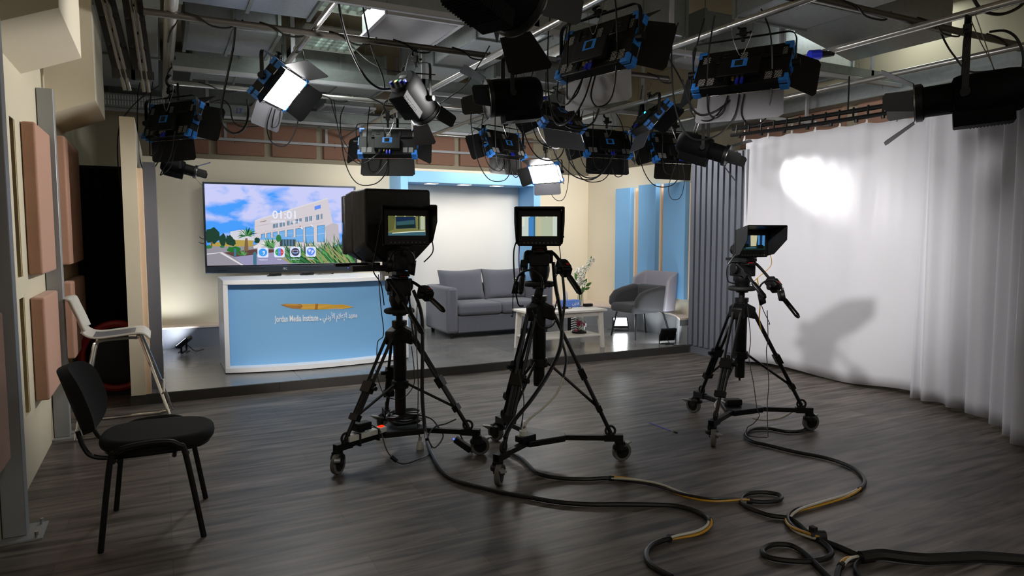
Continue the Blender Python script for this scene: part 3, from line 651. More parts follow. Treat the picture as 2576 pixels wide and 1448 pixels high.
# ---------------------------------------------------------------- armchair (faces -x)
ac = thing('armchair', 'two-tone grey tub armchair on thin black legs by blue panels', 'armchair', (5.645, 7.27, .09))
MB().box(-.33, -.25, .33, .22, .25, .45).build('seat', chairdk, ac, bevel=.05, seg=4)
for s in (-1, 1):
    pr = [(-.31, .40), (.27, .32), (.30, .40), (.29, .56), (.22, .66), (.08, .68), (-.10, .645), (-.23, .60), (-.30, .52)]
    a = MB(); y0, y1 = sorted((s * .22, s * .335)); a.prism(pr, y0, y1, 'x') if False else a.prism([(x, z) for x, z in pr], y0, y1, 'y'); a.build('side_cushion', chairdk, ac, bevel=.05, seg=4)
MB().box(.10, -.24, .42, .26, .24, .68).build('back_cushion', chairdk, ac, bevel=.05, seg=4)
def shell(u, v):
    a = -1.25 + 2.5 * u; rr = .36
    return V((.02 + .30 * (abs(cos(a)) ** .55) + .05 * v, .375 * sin(a) * (1.0) / sin(1.25), .40 + .44 * v + .0 * u))
def shp(u, v):
    t = 2 * u - 1; e = abs(t); k = max(0, (e - .72) / .28)
    return V((.285 + .055 * v - .20 * k ** 1.3, (.30 * min(e, .72) / .72 + .055 * sin(min(1, k) * pi / 2)) * (1 if t > 0 else -1), .36 + (.50 - .10 * k * k) * v))
MB().grid(shp, 40, 8).build('back_shell', chairlt, ac, solid=.055, bevel=.015, seg=3)
for x, y, bx, by in ((-.24, .20, -.29, .255), (-.24, -.20, -.275, -.25), (.2, .2, .27, .235), (.2, -.2, .30, -.245)):
    MB().tube(smooth([(x * .9, y * .9, .335), (x, y, .32), (x + (bx - x) * .2, y + (by - y) * .2, .27), (bx, by, 0)]), .012, 10).build('leg', blackm, ac)
pass

# ---------------------------------------------------------------- floodlights on the stage
def flood(label, loc, rz, tilt, on, sc=1.):
    r = thing('floodlight', label, 'floodlight', loc, rz, 'floodlights on the stage floor')
    h = MB(); h.T = Matrix.Translation((0, 0, .12)) @ Matrix.Rotation(tilt, 4, 'X')
    h.box(-.105, -.012, -.08, .105, .018, .08)
    for i in range(12): x = -.095 + i * .0165; h.box(x, .018, -.07, x + .006, .034, .07)
    h.build('housing', blackm, r, bevel=.003)
    g = MB(); g.T = Matrix.Translation((0, 0, .12)) @ Matrix.Rotation(tilt, 4, 'X'); g.box(-.09, -.0135, -.065, .09, -.0125, .065); g.build('lens', FLOODON if on else lcd, r)
    b = MB(); b.flatbar([(-.115, 0, .12), (-.115, 0, .006), (.115, 0, .006), (.115, 0, .12)], .022, .004, (0, 1, 0)); b.build('bracket', blackm, r)
    MB().box(-.06, -.05, .0, .06, -.045, .008).box(-.06, .045, 0, .06, .05, .008).build('foot', blackm, r)
    cable('lead', [(.03, .03, .10), (.05, .09, .05), (.0, .13, .006), (-.15, .18, .005)], .004, cablem, r)
    return r
fl = [flood('lit floodlight on the stage floor under the grey armchair', (5.70, 7.80, .09), rad(-25), rad(-38), True),
      flood('black floodlight seen from behind near the slatted wall', (5.54, 6.60, .09), rad(172), rad(-20), True),
      flood('small floodlight at the foot of left wall beside the desk', (.20, 8.68, .09), rad(-105), rad(-50), True)]

# ---------------------------------------------------------------- white bar stool (faces +x)
bs = thing('bar_stool', 'white plastic bar stool on chrome sled legs by left wall', 'bar stool', (-.27, 5.86, 0))
SP_ = smooth([(x, 0, z) for x, z in [(-.36, .985), (-.335, .98), (-.315, .93), (-.285, .85), (-.262, .78), (-.235, .725), (-.17, .695), (-.05, .70), (.08, .712), (.14, .705), (.175, .668)]], 6)
def seatp(u, v):        # v along: back top -> seat front; u across
    q = SP_; f = v * (len(q) - 1); i = min(int(f), len(q) - 2); t = f - i; p = q[i].lerp(q[i + 1], t); x, z = p.x, p.z
    w = .205 if v > .3 else .195; e = abs(2 * u - 1)
    return V((x + (.03 * e ** 3 if v < .45 else 0), (2 * u - 1) * w, z + (.015 * e ** 4 if v > .45 else 0)))
MB().grid(seatp, 16, 40).build('seat_shell', shellm, bs, solid=.014, bevel=.004)
MB().grid(lambda u, v: seatp(.12 + .76 * u, .58 + .22 * v) + V((0, 0, .0085)), 8, 8).build('seat_pad', doorgrey, bs)
for s in (-1, 1):
    y = s * .15; yb = s * .27
    p = smooth([(.22, yb, .013), (.30, yb, .03), (.29, yb * .99, .10), (.12, y, .66), (.09, y, .685), (.0, y, .688), (-.12, y, .682), (-.17, y, .66), (-.19, y * 1.1, .60), (-.30, yb, .06), (-.29, yb, .02), (-.25, yb, .012)], 6)
    MB().tube(p + [V((.22, yb, .013))], .011, 8).build('sled_frame', chrome, bs)
MB().cyl((.255, -.262, .28), (.255, .262, .28), .009, n=10).build('foot_rest', chrome, bs)
MB().cyl((-.1, -.15, .683), (-.1, .15, .683), .010, n=10).build('cross_bar', chrome, bs)

# ---------------------------------------------------------------- black visitor chair (faces +x)
ch = thing('visitor_chair', 'black upholstered visitor chair in the near left corner', 'chair', (-.06, 3.79, 0), rad(-4))
sp_ = MB()
def blob(pts2, z0, z1, n=1): return MB().prism(pts2, z0, z1)
oval = [(.0 + .255 * (abs(cos(a)) ** .72) * (1 if cos(a) > 0 else -1), .222 * (abs(sin(a)) ** .78) * (1 if sin(a) > 0 else -1)) for a in [2 * pi * i / 36 for i in range(36)]]
st = MB().prism([(x, y) for x, y in oval], .425, .485); st.build('seat', blackfab, ch, bevel=.026, seg=4).location.x = .02
MB().prism([(x * .92, y * .92) for x, y in oval], .412, .427).build('seat_board', blackp, ch).location.x = .02
bk = MB(); bk.T = Matrix.Translation((-.325, 0, .665)) @ Matrix.Rotation(rad(-17), 4, 'Y')
bo = [(.235 * (abs(cos(a)) ** .7) * (1 if cos(a) > 0 else -1), .165 * (abs(sin(a)) ** .7) * (1 if sin(a) > 0 else -1)) for a in [2 * pi * i / 36 for i in range(36)]]
bk.grid(lambda u, v: V((.03 + .06 * (bo[int(u * 36) % 36][0] * v) ** 2 / .055 * .9, bo[int(u * 36) % 36][0] * v, bo[int(u * 36) % 36][1] * v)), 36, 6)
bk.grid(lambda u, v: V((-.018 + .06 * (bo[int(u * 36) % 36][0] * v) ** 2 / .055 * .9, bo[int(u * 36) % 36][0] * v, bo[int(u * 36) % 36][1] * v)), 36, 6)
k0 = [V((.03 + .06 * x * x / .055 * .9, x, z)) for x, z in bo]; bk.add(k0 + [p - V((.048, 0, 0)) for p in k0], [(i, (i + 1) % 36, 36 + (i + 1) % 36, 36 + i) for i in range(36)])
bk.build('backrest', blackfab, ch, bevel=.012, seg=3)
for s in (-1, 1):
    y = s * .243
    MB().tube(smooth([(.215, y * 1.07, 0), (.15, y, .40), (.12, y, .455), (.06, y, .478), (-.08, y, .472), (-.14, y, .45), (-.165, y, .40), (-.215, y * 1.07, 0)], 6), .0135, 10).build('leg_frame', blackm, ch)
    MB().tube(smooth([(.1, s * .15, .405), (-.15, s * .15, .402), (-.245, s * .15, .42), (-.28, s * .15, .47), (-.30, s * .15, .545)], 6), .011, 8).build('back_tube', blackm, ch)
    for xx in (.15, -.155):
        MB().ball((xx, y * .96, .41), .016, 8, 6).build('frame_knob', blackp, ch)
MB().cyl((.1, -.235, .405), (.1, .235, .405), .010, n=8).build('cross_bar', blackm, ch); MB().cyl((-.13, -.235, .405), (-.13, .235, .405), .010, n=8).build('cross_bar', blackm, ch)
# ---------------------------------------------------------------- curtain and its track
curtm = mat('white_curtain_cloth', (214, 214, 222), .9, var=.02, scale=5, bump=.06, bscale=40, sheen=.1)
def path_len(pts):
    L = [0]
    for a, b in zip(pts, pts[1:]): L.append(L[-1] + (b - a).length)
    return L
def on(pts, L, d):
    d = max(0, min(L[-1], d)); i = max(j for j in range(len(L)) if L[j] <= d + 1e-9); i = min(i, len(pts) - 2)
    t = (d - L[i]) / (L[i + 1] - L[i]); p = pts[i].lerp(pts[i + 1], t); tg = (pts[i + 1] - pts[i]).normalized(); return p, V((-tg.y, tg.x, 0))
def curtain(name, label, path, z0, z1, foldfn, n, ties):
    P = smooth(path, 10); L = path_len(P); T = L[-1]; RC = random.Random(len(P))
    r = thing(name, label, 'curtain', (0, 0, 0), 0, 'white curtains')
    def f(u, v):
        p, nn = on(P, L, u * T); a = foldfn(u * T, v)
        drop = .006 * (1 - cos(2 * pi * u * ties)) * (v ** 8)
        return V((p.x, p.y, 0)) + nn * a + V((0, 0, z0 + .02 * sin(u * 9) * (1 - v) + (z1 - z0) * v - drop))
    MB().grid(f, n, 22).build('cloth', curtm, r, solid=.003)
    for i in range(ties + 1):
        p, nn = on(P, L, T * i / ties); p = V((p.x, p.y, z1)); t = MB()
        t.tube(smooth([p + V((0, 0, -.02)), p + V((.008, .008, .03)), p + V((-.006, 0, .065)), p + V((.01, .01, .09))]), .008, 6).tube(smooth([p, p + V((.02, .03, .01)), p + V((.03, .05, -.03))]), .006, 5)
        t.build('tie', letterm, r)
    return r
def f1(d, v): g = min(1, abs(d - .75) + .5); g *= 1 + .8 * max(0, 1 - abs(d - 1.25) / .5); return g * .010 * sin(d * 8.3 + .8 * v) + g * .010 * sin(d * 17.5 + 1.3) * v ** 1.6 + .006 * sin(d * 31 + 2) * v ** 2.2 + .015 * sin(d * 3.1 + 2 * v) + .006 * sin(d * 43 + 3 * sin(d * 4)) * v ** 3
def f2(d, v): return .042 * sin(d * 27 + .9 * sin(d * 5) + .5 * v) + .018 * sin(d * 41 + 1.2 * v) + .02 * sin(d * 9)
cp1 = [V((5.68, 5.56, 0)), V((5.80, 5.1, 0)), V((5.85, 4.5, 0)), V((5.90, 3.9, 0)), V((5.92, 3.45, 0))]
cp2 = [V((5.775, 3.66, 0)), V((5.74, 3.35, 0)), V((5.58, 2.95, 0)), V((5.22, 2.52, 0)), V((4.92, 2.2, 0)), V((4.6, 1.8, 0)), V((4.3, 1.35, 0)), V((4.1, .8, 0))]
curtain('curtain', 'smooth white curtain with a hot spot and camera shadow', cp1, .035, 2.47, f1, 150, 8)
curtain('curtain', 'deeply pleated white curtain at the right edge', cp2, .02, 2.52, f2, 260, 9)
trk = thing('curtain_track', 'black twin-rail curtain track above the white curtain', 'curtain track', (0, 0, 0))
TP = smooth([V((5.66, 5.72, 2.60)), V((5.80, 5.1, 2.60)), V((5.85, 4.5, 2.60)), V((5.87, 3.9, 2.60)), V((5.80, 3.3, 2.60)), V((5.58, 2.85, 2.60)), V((5.2, 2.4, 2.6))], 8)
MB().tube(TP, .022, 8).build('upper_rail', blackm, trk); MB().tube([p + V((-.03, -.01, -.075)) for p in TP], .02, 8).build('lower_rail', blackm, trk)
L_ = path_len(TP)
for i in range(22):
    p, nn = on(TP, L_, .06 + i * .145)
    MB().bar(p + V((-.01, 0, .03)), p + V((-.03, -.01, -.09)), .014, .014, (1, 0, 0)).build('rung', blackm, trk)
for i in range(12):
    p, nn = on(TP, L_, .1 + i * .26)
    MB().tube([p + V((-.03, -.01, -.09)), p + V((-.03, -.01, -.115))], .018, 8).build('glider', blackm, trk)
for d in (.15, 1.3, 2.4):
    p, nn = on(TP, L_, d); MB().cyl(p, (p.x, p.y, 2.93), .008, n=6).build('hanger', blackm, trk)

# ---------------------------------------------------------------- pipe grid
ZG = 3.0
PIPES = []
def wraps(r, a, b, n, rr):
    a = V(a); b = V(b)
    for i in range(n):
        f = (i + .5) / n; p = a.lerp(b, f); q = a.lerp(b, f + .6 / n); d = (b - a).normalized(); s = d.cross(V((0, 0, 1)))
        cable('taped_cable', [p + V((0, 0, rr + .006)), p.lerp(q, .3) + s * (rr + .01), p.lerp(q, .6) + V((0, 0, -rr - .015)), q - s * rr * .3 + V((0, 0, -rr - .008)), q.lerp(b, .2 / n) + V((0, 0, rr + .006))], .007, cablem, r, n=4, sides=5)
def pipe(label, a, b, m=pipem, wr=0, rad_=.025, clamps=()):
    r = thing('rigging_pipe', label, 'pipe', (0, 0, 0), 0, 'rigging pipes of the lighting grid')
    MB().cyl(a, b, rad_, n=16).build('tube', m, r)
    for c in (a, b): MB().cyl(V(c), V(c) + (V(b) - V(a)).normalized() * (.004 if c is a else -.004), rad_ + .002, n=16).build('end_cap', blackp, r)
    if wr: wraps(r, a, b, wr, rad_)
    for f in clamps:
        p = V(a).lerp(V(b), f); t = (V(b) - V(a)).normalized()
        for s in (-.025, .025):
            q = p + t * s; w = t.cross(V((0, 0, 1)))
            MB().tube([q + w * (.032 * cos(k)) + V((0, 0, .032 * sin(k) + .005)) for k in [rad(-210 + 240 * i / 10) for i in range(11)]] , .005, 6).build('u_bolt', steel, r)
    return r
pipe('dark cross pipe wrapped in cables nearest the left bulkheads', (-.05, 5.58, ZG), (4.6, 5.55, ZG), pipedk, 9, clamps=(.57,))
pipe('cross pipe above the news desk with cables tied along it', (.12, 8.03, ZG), (4.9, 8.03, ZG), pipem, 8, clamps=(.28, .52))
pipe('farthest cross pipe in front of the pink wall panels', (.65, 10.35, ZG), (6.0, 10.3, ZG), pipem)
pipe('nearest cross pipe carrying the big dark spotlights', (1.0, 3.24, ZG), (6.35, 3.26, ZG), pipedk, 6)
ly = ZG - .055
pipe('thick chrome pipe running overhead beside the scissor hoists', (.13, 1.8, ZG + .06), (.13, 9.2, ZG + .06), pipem, 5, .046, (.6,))
pipe('lengthwise pipe above the glowing panel near the louvre lamps', (1.16, 1.6, ZG + .05), (1.10, 11.0, ZG + .05), pipem, 0, clamps=(.5,))
pipe('lengthwise pipe above the middle spotlights', (2.56, 2.6, ly), (2.57, 7.1, ly), pipem, 0, .027)
pipe('lengthwise pipe from the middle spotlights back to the wall', (2.60, 7.3, ly), (2.62, 10.9, ly), pipem, 0)
pipe('lengthwise pipe carrying the blue-cornered panel nearest the curtain', (3.76, 2.4, ly), (3.72, 4.45, ly), pipem)
pipe('lengthwise pipe behind the strut above the sofa alcove', (3.74, 4.75, ly), (3.74, 10.9, ly), pipem)
pipe('lengthwise chrome pipe left of the curtain track', (4.96, 2.4, ly), (4.93, 10.9, ly), pipem, 0, .027)
pipe('lengthwise chrome pipe above the curtain track', (6.20, 2.3, ly), (6.20, 10.6, ly), pipem, 0, .027)

# struts with trunking
def trunk(label, y, x0, x1, z, h, hang, name='cable_trunking', back=.0, strut=True):
    r = thing(name, label, 'trunking', (0, y, z), 0, 'cable trunking runs')
    t = MB(); t.box(x0, back + .03, .045, x1, back + .033, .045 + h).box(x0, back + .03, .045, x1, back + .16, .048).box(x0, back + .157, .045, x1, back + .16, .045 + h); t.build('tray', galvdull, r)
    if strut:
        s = MB(); s.box(x0, -.02, 0, x1, .022, .041); s.build('strut', strutm, r, bevel=.003)
    for x in hang: MB().box(x - .02, .03, .0, x + .02, .05, 4.05 - z).build('hanger', strutm, r)
    for x in hang: MB().cyl((x + .12, 0, -.03), (x + .12, 0, .06), .005, n=6).build('threaded_rod', steel, r)
    return r
trunk('galvanised tray and strut across the room nearest overhead', 4.63,   .9, 6.9, 2.955, .10, (1.3, 2.6, 3.9, 5.2, 6.5))
trunk('galvanised tray and strut across the room behind the glowing panel', 7.2, .16, 5.9, 2.955, .13, (1.25, 2.62, 4.45, 5.6))
trunk('galvanised tray and strut numbered in blue above the set', 9.95, -.6, 5.2, 2.965, .15, (.62, 1.5, 3.2, 4.6))
trunk('white strut in front of the pink panels on back wall', 10.86, -.3, 6.3, 2.79, .0, (.9, 2.35, 3.8), name='strut_channel')
trunk('short white strut beside the top of the slatted wall', 5.66, 5.05, 7.2, 2.72, .0, (5.9, 6.8), name='strut_channel')
r = thing('cable_trunking', 'galvanised trunking running lengthwise by the right wall', 'trunking', (7.02, 6.2, 2.93), 0, 'cable trunking runs')
MB().box(-.09, -3.9, 0, .09, 4.0, .16).build('tray', galv, r)
MB().box(-.10, -3.9, -.01, .10, 4.0, 0).build('lid', galvdull, r)
for y in (-3, -1, 1, 3): MB().cyl((0, y, .16), (0, y, 1.12), .006, n=6).build('threaded_rod', steel, r)
text_mesh('handwritten_mark', '17', .09, bluedk, None, fn=lambda c: V((1.0 + c.x, 9.977, 3.055 + c.y)))
o = bpy.data.objects['handwritten_mark']; o.parent = [c for c in bpy.data.objects if c.name.startswith('cable_trunking') and abs(c.location.y - 9.95) < .01][0]
for v in o.data.vertices: v.co -= V((0, 9.95, 2.965))

# ducts
def duct(label, b, seams='x', mt=galv, parts=()):
    x0, y0, z0, x1, y1, z1 = b; r = thing('air_duct', label, 'duct', ((x0 + x1) / 2, (y0 + y1) / 2, z0), 0, 'galvanised air ducts'); X = (x1 - x0) / 2; Y = (y1 - y0) / 2; Z = z1 - z0
    MB().box(-X, -Y, 0, X, Y, Z).build('casing', mt, r, bevel=.012)
    n = max(2, int((2 * X if seams == 'x' else 2 * Y) / 1.1))
    for i in range(n + 1):
        if seams == 'x': c = -X + 2 * X * i / n; MB().box(c - .015, -Y - .018, -.018, c + .015, Y + .018, Z + .01).build('flange', galvdull, r)
        else: c = -Y + 2 * Y * i / n; MB().box(-X - .018, c - .015, -.018, X + .018, c + .015, Z + .01).build('flange', galvdull, r)
    for i in (-.7, .7):
        h = MB(); (h.cyl((X * i, 0, Z), (X * i, 0, 4.05 - z0), .006, n=6) if seams == 'x' else h.cyl((0, Y * i, Z), (0, Y * i, 4.05 - z0), .006, n=6)); h.build('hanger_rod', steel, r)
    return r
duct('galvanised duct overhead behind the nearest cross strut', (.22, 5.80, 3.34, 1.24, 6.38, 3.75))
duct('bright galvanised duct above the dark cross pipe', (.28, 6.75, 3.28, 1.05, 7.75, 3.62))
duct('galvanised duct behind the chrome pipe and scissor hoists', (-.70, 6.3, 3.22, .05, 9.6, 3.6), 'y')
duct('pale galvanised duct above the trunking over the desk', (.40, 8.35, 3.30, 1.35, 9.25, 3.7))
duct('greenish galvanised duct crossing above the news desk', (1.45, 8.42, 3.24, 2.55, 9.0, 3.62), 'x', galvdull)
duct('rear greenish galvanised duct along the back wall', (-.5, 10.2, 3.15, 2.9, 10.75, 3.7), 'x', galvdull)
duct('long galvanised duct right of the ceiling air grille', (2.72, 4.9, 3.28, 3.3, 8.3, 3.72), 'y')
duct('broad shiny duct above the middle spotlight', (3.34, 6.95, 3.17, 4.35, 7.6, 3.5))
duct('wide galvanised duct above the tilted panel', (3.36, 4.95, 3.22, 4.3, 6.1, 3.62))
duct('low galvanised duct behind the panels over the alcove', (3.1, 8.9, 3.1, 6.4, 9.6, 3.5))
duct('galvanised duct over the slatted wall', (4.75, 5.2, 3.22, 6.9, 5.9, 3.6))
duct('near galvanised duct at upper right', (4.45, 3.4, 3.3, 5.3, 4.5, 3.75), 'y')
d = thing('air_duct', 'sloping galvanised duct reducer at upper right', 'duct', (5.9, 4.3, 3.22), 0, 'galvanised air ducts')
MB().hull([(-.55, -.35, .1), (-.55, .35, .1), (-.55, .35, .55), (-.55, -.35, .55)], [(.45, -.5, -.02), (.45, .5, -.02), (.45, .5, .45), (.45, -.5, .45)]).build('casing', galv, d, flat=True)
MB().cyl((0, 0, .5), (0, 0, .83), .006, n=6).build('hanger_rod', steel, d)
r = thing('air_duct', 'round spiral duct in front of the back wall', 'duct', (2.3, 10.62, 3.08 - .2), 0, 'galvanised air ducts')
MB().cyl((-1.1, -.42, .22), (1.5, -.42, .22), .13, n=24).build('casing', galv, r)
for x in (-1.1, -.2, .7, 1.5): MB().cyl((x - .015, -.42, .22), (x + .015, -.42, .22), .138, n=24).build('flange', galvdull, r)

# ceiling air grilles and louvre lamps
def grille(label, c, w, l, h, top):
    r = thing('air_grille', label, 'air grille', c, 0, 'ceiling air grilles')
    MB().box(-w / 2 + .03, -l / 2 + .03, .02, w / 2 - .03, l / 2 - .03, top).build('plenum', galvdull, r)
    f = MB(); t = .035
    f.box(-w / 2, -l / 2, 0, w / 2, -l / 2 + t, .025).box(-w / 2, l / 2 - t, 0, w / 2, l / 2, .025).box(-w / 2, -l / 2 + t, 0, -w / 2 + t, l / 2 - t, .025).box(w / 2 - t, -l / 2 + t, 0, w / 2, l / 2 - t, .025); f.build('frame', strutm, r)
    s = MB(); n = 26
    for i in range(n): y = -l / 2 + t + (l - 2 * t) * (i + .3) / n; s.add([(-w / 2 + t, y, .016), (w / 2 - t, y, .016), (w / 2 - t, y + .011, .004), (-w / 2 + t, y + .011, .004)], [(0, 1, 2, 3)])
    s.build('slats', strutm, r, solid=.0015); MB().box(-w / 2 + t, -l / 2 + t, .018, w / 2 - t, l / 2 - t, .019).build('backing', blackp, r)
grille('big square slatted air grille right of the louvre lamps', (2.10, 6.16, 3.28), .72, .86, .03, .42)
grille('slatted air grille behind the middle spotlight cluster', (2.35, 9.6, 3.14), .7, .5, .03, .45)
grille('small slatted air grille above the nearest blue-cornered panel', (5.0, 5.45, 3.19), .55, .3, .03, .03)
grille('flat slatted air grille at the top right corner', (5.7, 3.0, 3.5), .9, .6, .03, .55)
def louvre(label, c, on_):
    r = thing('louvre_lamp', label, 'ceiling lamp', c, 0, 'ceiling louvre lamps'); w = .31
    h = MB(); h.box(-w, -w, .0, -w + .02, w, .10).box(w - .02, -w, 0, w, w, .10).box(-w + .02, -w, 0, w - .02, -w + .02, .10).box(-w + .02, w - .02, 0, w - .02, w, .10).box(-w, -w, .095, w, w, .105); h.build('housing', whitep, r)
    g = MB(); n = 7
    for i in range(1, n): x = -w + 2 * w * i / n; g.box(x - .002, -w + .02, .005, x + .002, w - .02, .05)
    for i in range(1, 5): y = -w + 2 * w * i / 5; g.box(-w + .02, y - .004, .005, w - .02, y + .004, .05)
    g.build('louvre', steel, r)
    for i in range(4): x = -w + .1 + i * .14; MB().cyl((x, -w + .03, .075), (x, w - .03, .075), .013, n=8).build('lamp_tube', TUBEON if on_ else whitep, r)
    for x in (-.2, .2): MB().cyl((x, 0, .105), (x, 0, 4.05 - c[2]), .004, n=6).build('hanger_rod', steel, r)
TUBEON = emi('lit_tube', (226, 255, 232), 1.6)
louvre('white louvred lamp behind the dark cross pipe', (1.72, 7.72, 3.5), True)
louvre('white louvred lamp left of the big air grille', (1.60, 6.30, 3.5), True)
LV = (louvre('far louvred lamp by the right wall', (6.9, 4.6, 3.8), True),)

# scissor hoists
def hoist(label, x, y, zt, n, w, lean):
    r = thing('scissor_hoist', label, 'lighting hoist', (x, y, zt), 0, 'scissor hoists'); h = .2
    for s in (-1, 1):
        l = MB()
        for i in range(n):
            z = -i * h; ox = lean * i
            l.bar((ox + s * w, 0, z), (ox + s * w + lean, 0, z - h), .045, .012, (0, 1, 0)); l.cyl((ox + s * w, -.03, z), (ox + s * w, .03, z), .013, n=8); l.bar((ox + s * w, .02, z - .03), (ox + s * w * .45, .02, z - h * .5), .03, .01, (0, 1, 0))
        l.build('link_chain', blackm, r)
    for s in (-.35, .35):
        MB().tube([(s * w - lean, -.02, .3), (s * w + lean * .5, -.02, -.1), (s * w + lean * n + .02, -.02, -n * h - .12)], .012, 8).build('guide_rod', pipedk, r)
    b = MB(); b.box(lean * n - w - .03, -.03, -n * h - .03, lean * n + w + .03, .03, -n * h + .03); b.build('lower_bracket', blackm, r)
    MB().box(-w - .05, -.08, .35, w + .05, .08, 4.05 - zt).build('ceiling_mount', blackm, r)
hoist('black scissor hoist nearest the left bulkheads', -.385, 5.9, 3.62, 5, .045, .038)
hoist('black scissor hoist beside the thick chrome pipe', -.16, 5.9, 3.62, 5, .045, .018)
r = thing('vent_strip', 'long slotted linear vent behind the scissor hoists', 'vent', (-.25, 9.7, 2.98))
MB().box(-.42, 0, 0, .38, .06, .16).build('frame', galvdull, r)
s = MB()
for i in range(26): x = -.40 + i * .03; s.box(x, -.004, .02, x + .014, .001, .075).box(x, -.004, .09, x + .014, .001, .14)
s.build('slot_grille', ledoff, r)

# ---------------------------------------------------------------- LED panels
PW, PH, PD = .66, .36, .085
def led_proto():
    r = thing('led_panel', 'x', 'studio light', (0, 0, 2.6)); yh = .215
    yk = MB(); yk.flatbar(smooth([(-.362, 0, -.03), (-.362, 0, .12), (-.36, 0, yh - .04), (-.325, 0, yh), (-.2, 0, yh + .003), (.2, 0, yh + .003), (.325, 0, yh), (.36, 0, yh - .04), (.362, 0, .12), (.362, 0, -.03)], 4), .032, .006, (0, 1, 0)); yk.build('yoke', blackm, r)
    cl = MB(); cl.cyl((0, 0, -.03), (0, 0, .06), .014, n=10); cl.box(-.022, -.022, .03, .022, .022, .085); cl.cyl((-.05, 0, .055), (.05, 0, .055), .009, n=8); cl.ball((.055, 0, .055), .016, 8, 6)
    cl.tube([(.045 * cos(a), 0, .145 + .045 * sin(a)) for a in [rad(-60 - i * 24) for i in range(10)]], .013, 8, flat=(1.4, .8)); cl.box(-.018, -.016, .08, .018, .016, .112)
    c = cl.build('hook_clamp', blackm, r); c.location.z = yh
    wr = MB(); wr.tube(smooth([(.05, .0, yh + .16), (.075, -.03, yh + .05), (.03, -.05, yh - .09), (.0, -.05, yh - .13), (-.03, -.05, yh - .08), (-.075, -.03, yh + .06), (-.04, 0, yh + .17)], 5), .003, 5); wr.build('safety_wire', steel, r)
    b = MB(); b.box(-PW / 2, -.03, -PH / 2, PW / 2, PD - .03, PH / 2); body = b.build('body', blackp, r, bevel=.006)
    f = MB(); f.box(-PW / 2 + .02, PD - .031, -PH / 2 + .02, PW / 2 - .02, PD - .0285, PH / 2 - .02); f.build('diffuser', ledoff, body)
    for sx in (-1, 1):
        for sz in (-1, 1):
            g = MB()
            for ya, yb in ((-.036, -.002), (.012, PD - .022)):
                x0, x1 = sorted((sx * (PW / 2 + .006), sx * (PW / 2 - .055))); z0, z1 = sorted((sz * (PH / 2 + .006), sz * (PH / 2 - .022))); g.box(x0, ya, z0, x1, yb, z1)
                x0, x1 = sorted((sx * (PW / 2 + .006), sx * (PW / 2 - .022))); z0, z1 = sorted((sz * (PH / 2 - .022), sz * (PH / 2 - .06))); g.box(x0, ya, z0, x1, yb, z1)
            g.build('corner_guard', bluep, body, bevel=.004)
        x0, x1 = sorted((sx * PW / 2, sx * (PW / 2 + .012))); MB().box(x0, -.02, -.05, x1, .045, .06).build('pivot_block', bluep, body)
        k = MB(); k.cyl((sx * (PW / 2 + .01), 0, 0), (sx * (PW / 2 + .062), 0, 0), .027, n=12); k.build('tilt_knob', blackp, body)
    cb = MB(); cb.box(-.145, -.085, -.135, .145, -.03, .02); cb.build('control_box', blackp, body, bevel=.004)
    d = MB(); d.box(-.055, -.0875, -.06, .055, -.085, .012); d.build('display_panel', bluep, body); MB().box(-.032, -.0885, -.05, .025, -.087, .002).build('display', lcd, body)
    for x in (-.19, .12): 
        p = MB(); p.box(x - .0, -.046, .045, x + .15, -.03, .155); p.box(x + .012, -.052, .06, x + .03, -.046, .14); p.box(x + .05, -.051, .085, x + .10, -.046, .097); p.box(x + .055, -.051, .115, x + .095, -.046, .125); p.build('battery_plate', blackm, body, bevel=.003)
    for i, x in enumerate((-.03, .0, .035)):
        c = MB(); c.cyl((x, -.06, -.135), (x, -.06, -.16), .011, n=8); c.build('socket', gold if i == 0 else steel, body)
        if i: c = MB(); c.cyl((x, -.06, -.155), (x, -.062, -.195), .012, n=8); c.build('plug', bluedk, body)
    MB().cyl((-.08, -.06, -.135), (-.08, -.065, -.19), .016, n=8).build('power_plug', blackp, body)
    for (x, z) in ((-.27, -.12), (-.205, -.12), (.2, -.12), (.265, -.12), (-.27, .10), (.0, .10), (.275, .10)):
        v = MB()
        for i in range(5):
            for j in range(7):
                cx = x - .02 + i * .010 + (.005 if j % 2 else 0); cz = z - .03 + j * .010; v.poly([(cx + .0034 * cos(2 * pi * q / 6), -.0306, cz + .0034 * sin(2 * pi * q / 6)) for q in range(6)])
        v.build('vent_grille', ledoff, body)
    def door(w, h, ang, ax, m):
        t = MB(); c = .02; pr = [(-w / 2, 0), (w / 2, 0), (w / 2 + (.01), h - c), (w / 2 - c, h), (-w / 2 + c, h), (-w / 2 - .01, h - c)]
        a = rad(ang)
        if ax in 'bt': s = -1 if ax == 'b' else 1; q = lambda p: V((p[0], PD - .028 + p[1] * cos(a), s * (PH / 2 + p[1] * sin(a)))); n_ = V((0, -sin(a) * .0015, s * cos(a) * .0015))
        else: s = -1 if ax == 'l' else 1; q = lambda p: V((s * (PW / 2 + p[1] * sin(a)), PD - .028 + p[1] * cos(a), p[0])); n_ = V((s * cos(a) * .0015, -sin(a) * .0015, 0))
        A = [q(p) + n_ for p in pr]; B = [q(p) - n_ for p in pr]; t.hull(A, B)
        for f in (-.3, .3): t.m = 1; h0 = q((w * f - .03, -.004)); h1 = q((w * f + .03, -.004)); t.cyl(h0, h1, .006, n=6)
        t.build('barn_door', [m, steel], body, flat=True)
    door(.60, .20, 68, 'b', blackm); door(.60, .20, 50, 't', blackm); door(.32, .20, 52, 'l', blackm); door(.32, .20, 52, 'r', blackm)
    return r
LP = led_proto(); first = [True]
LAMPS = []
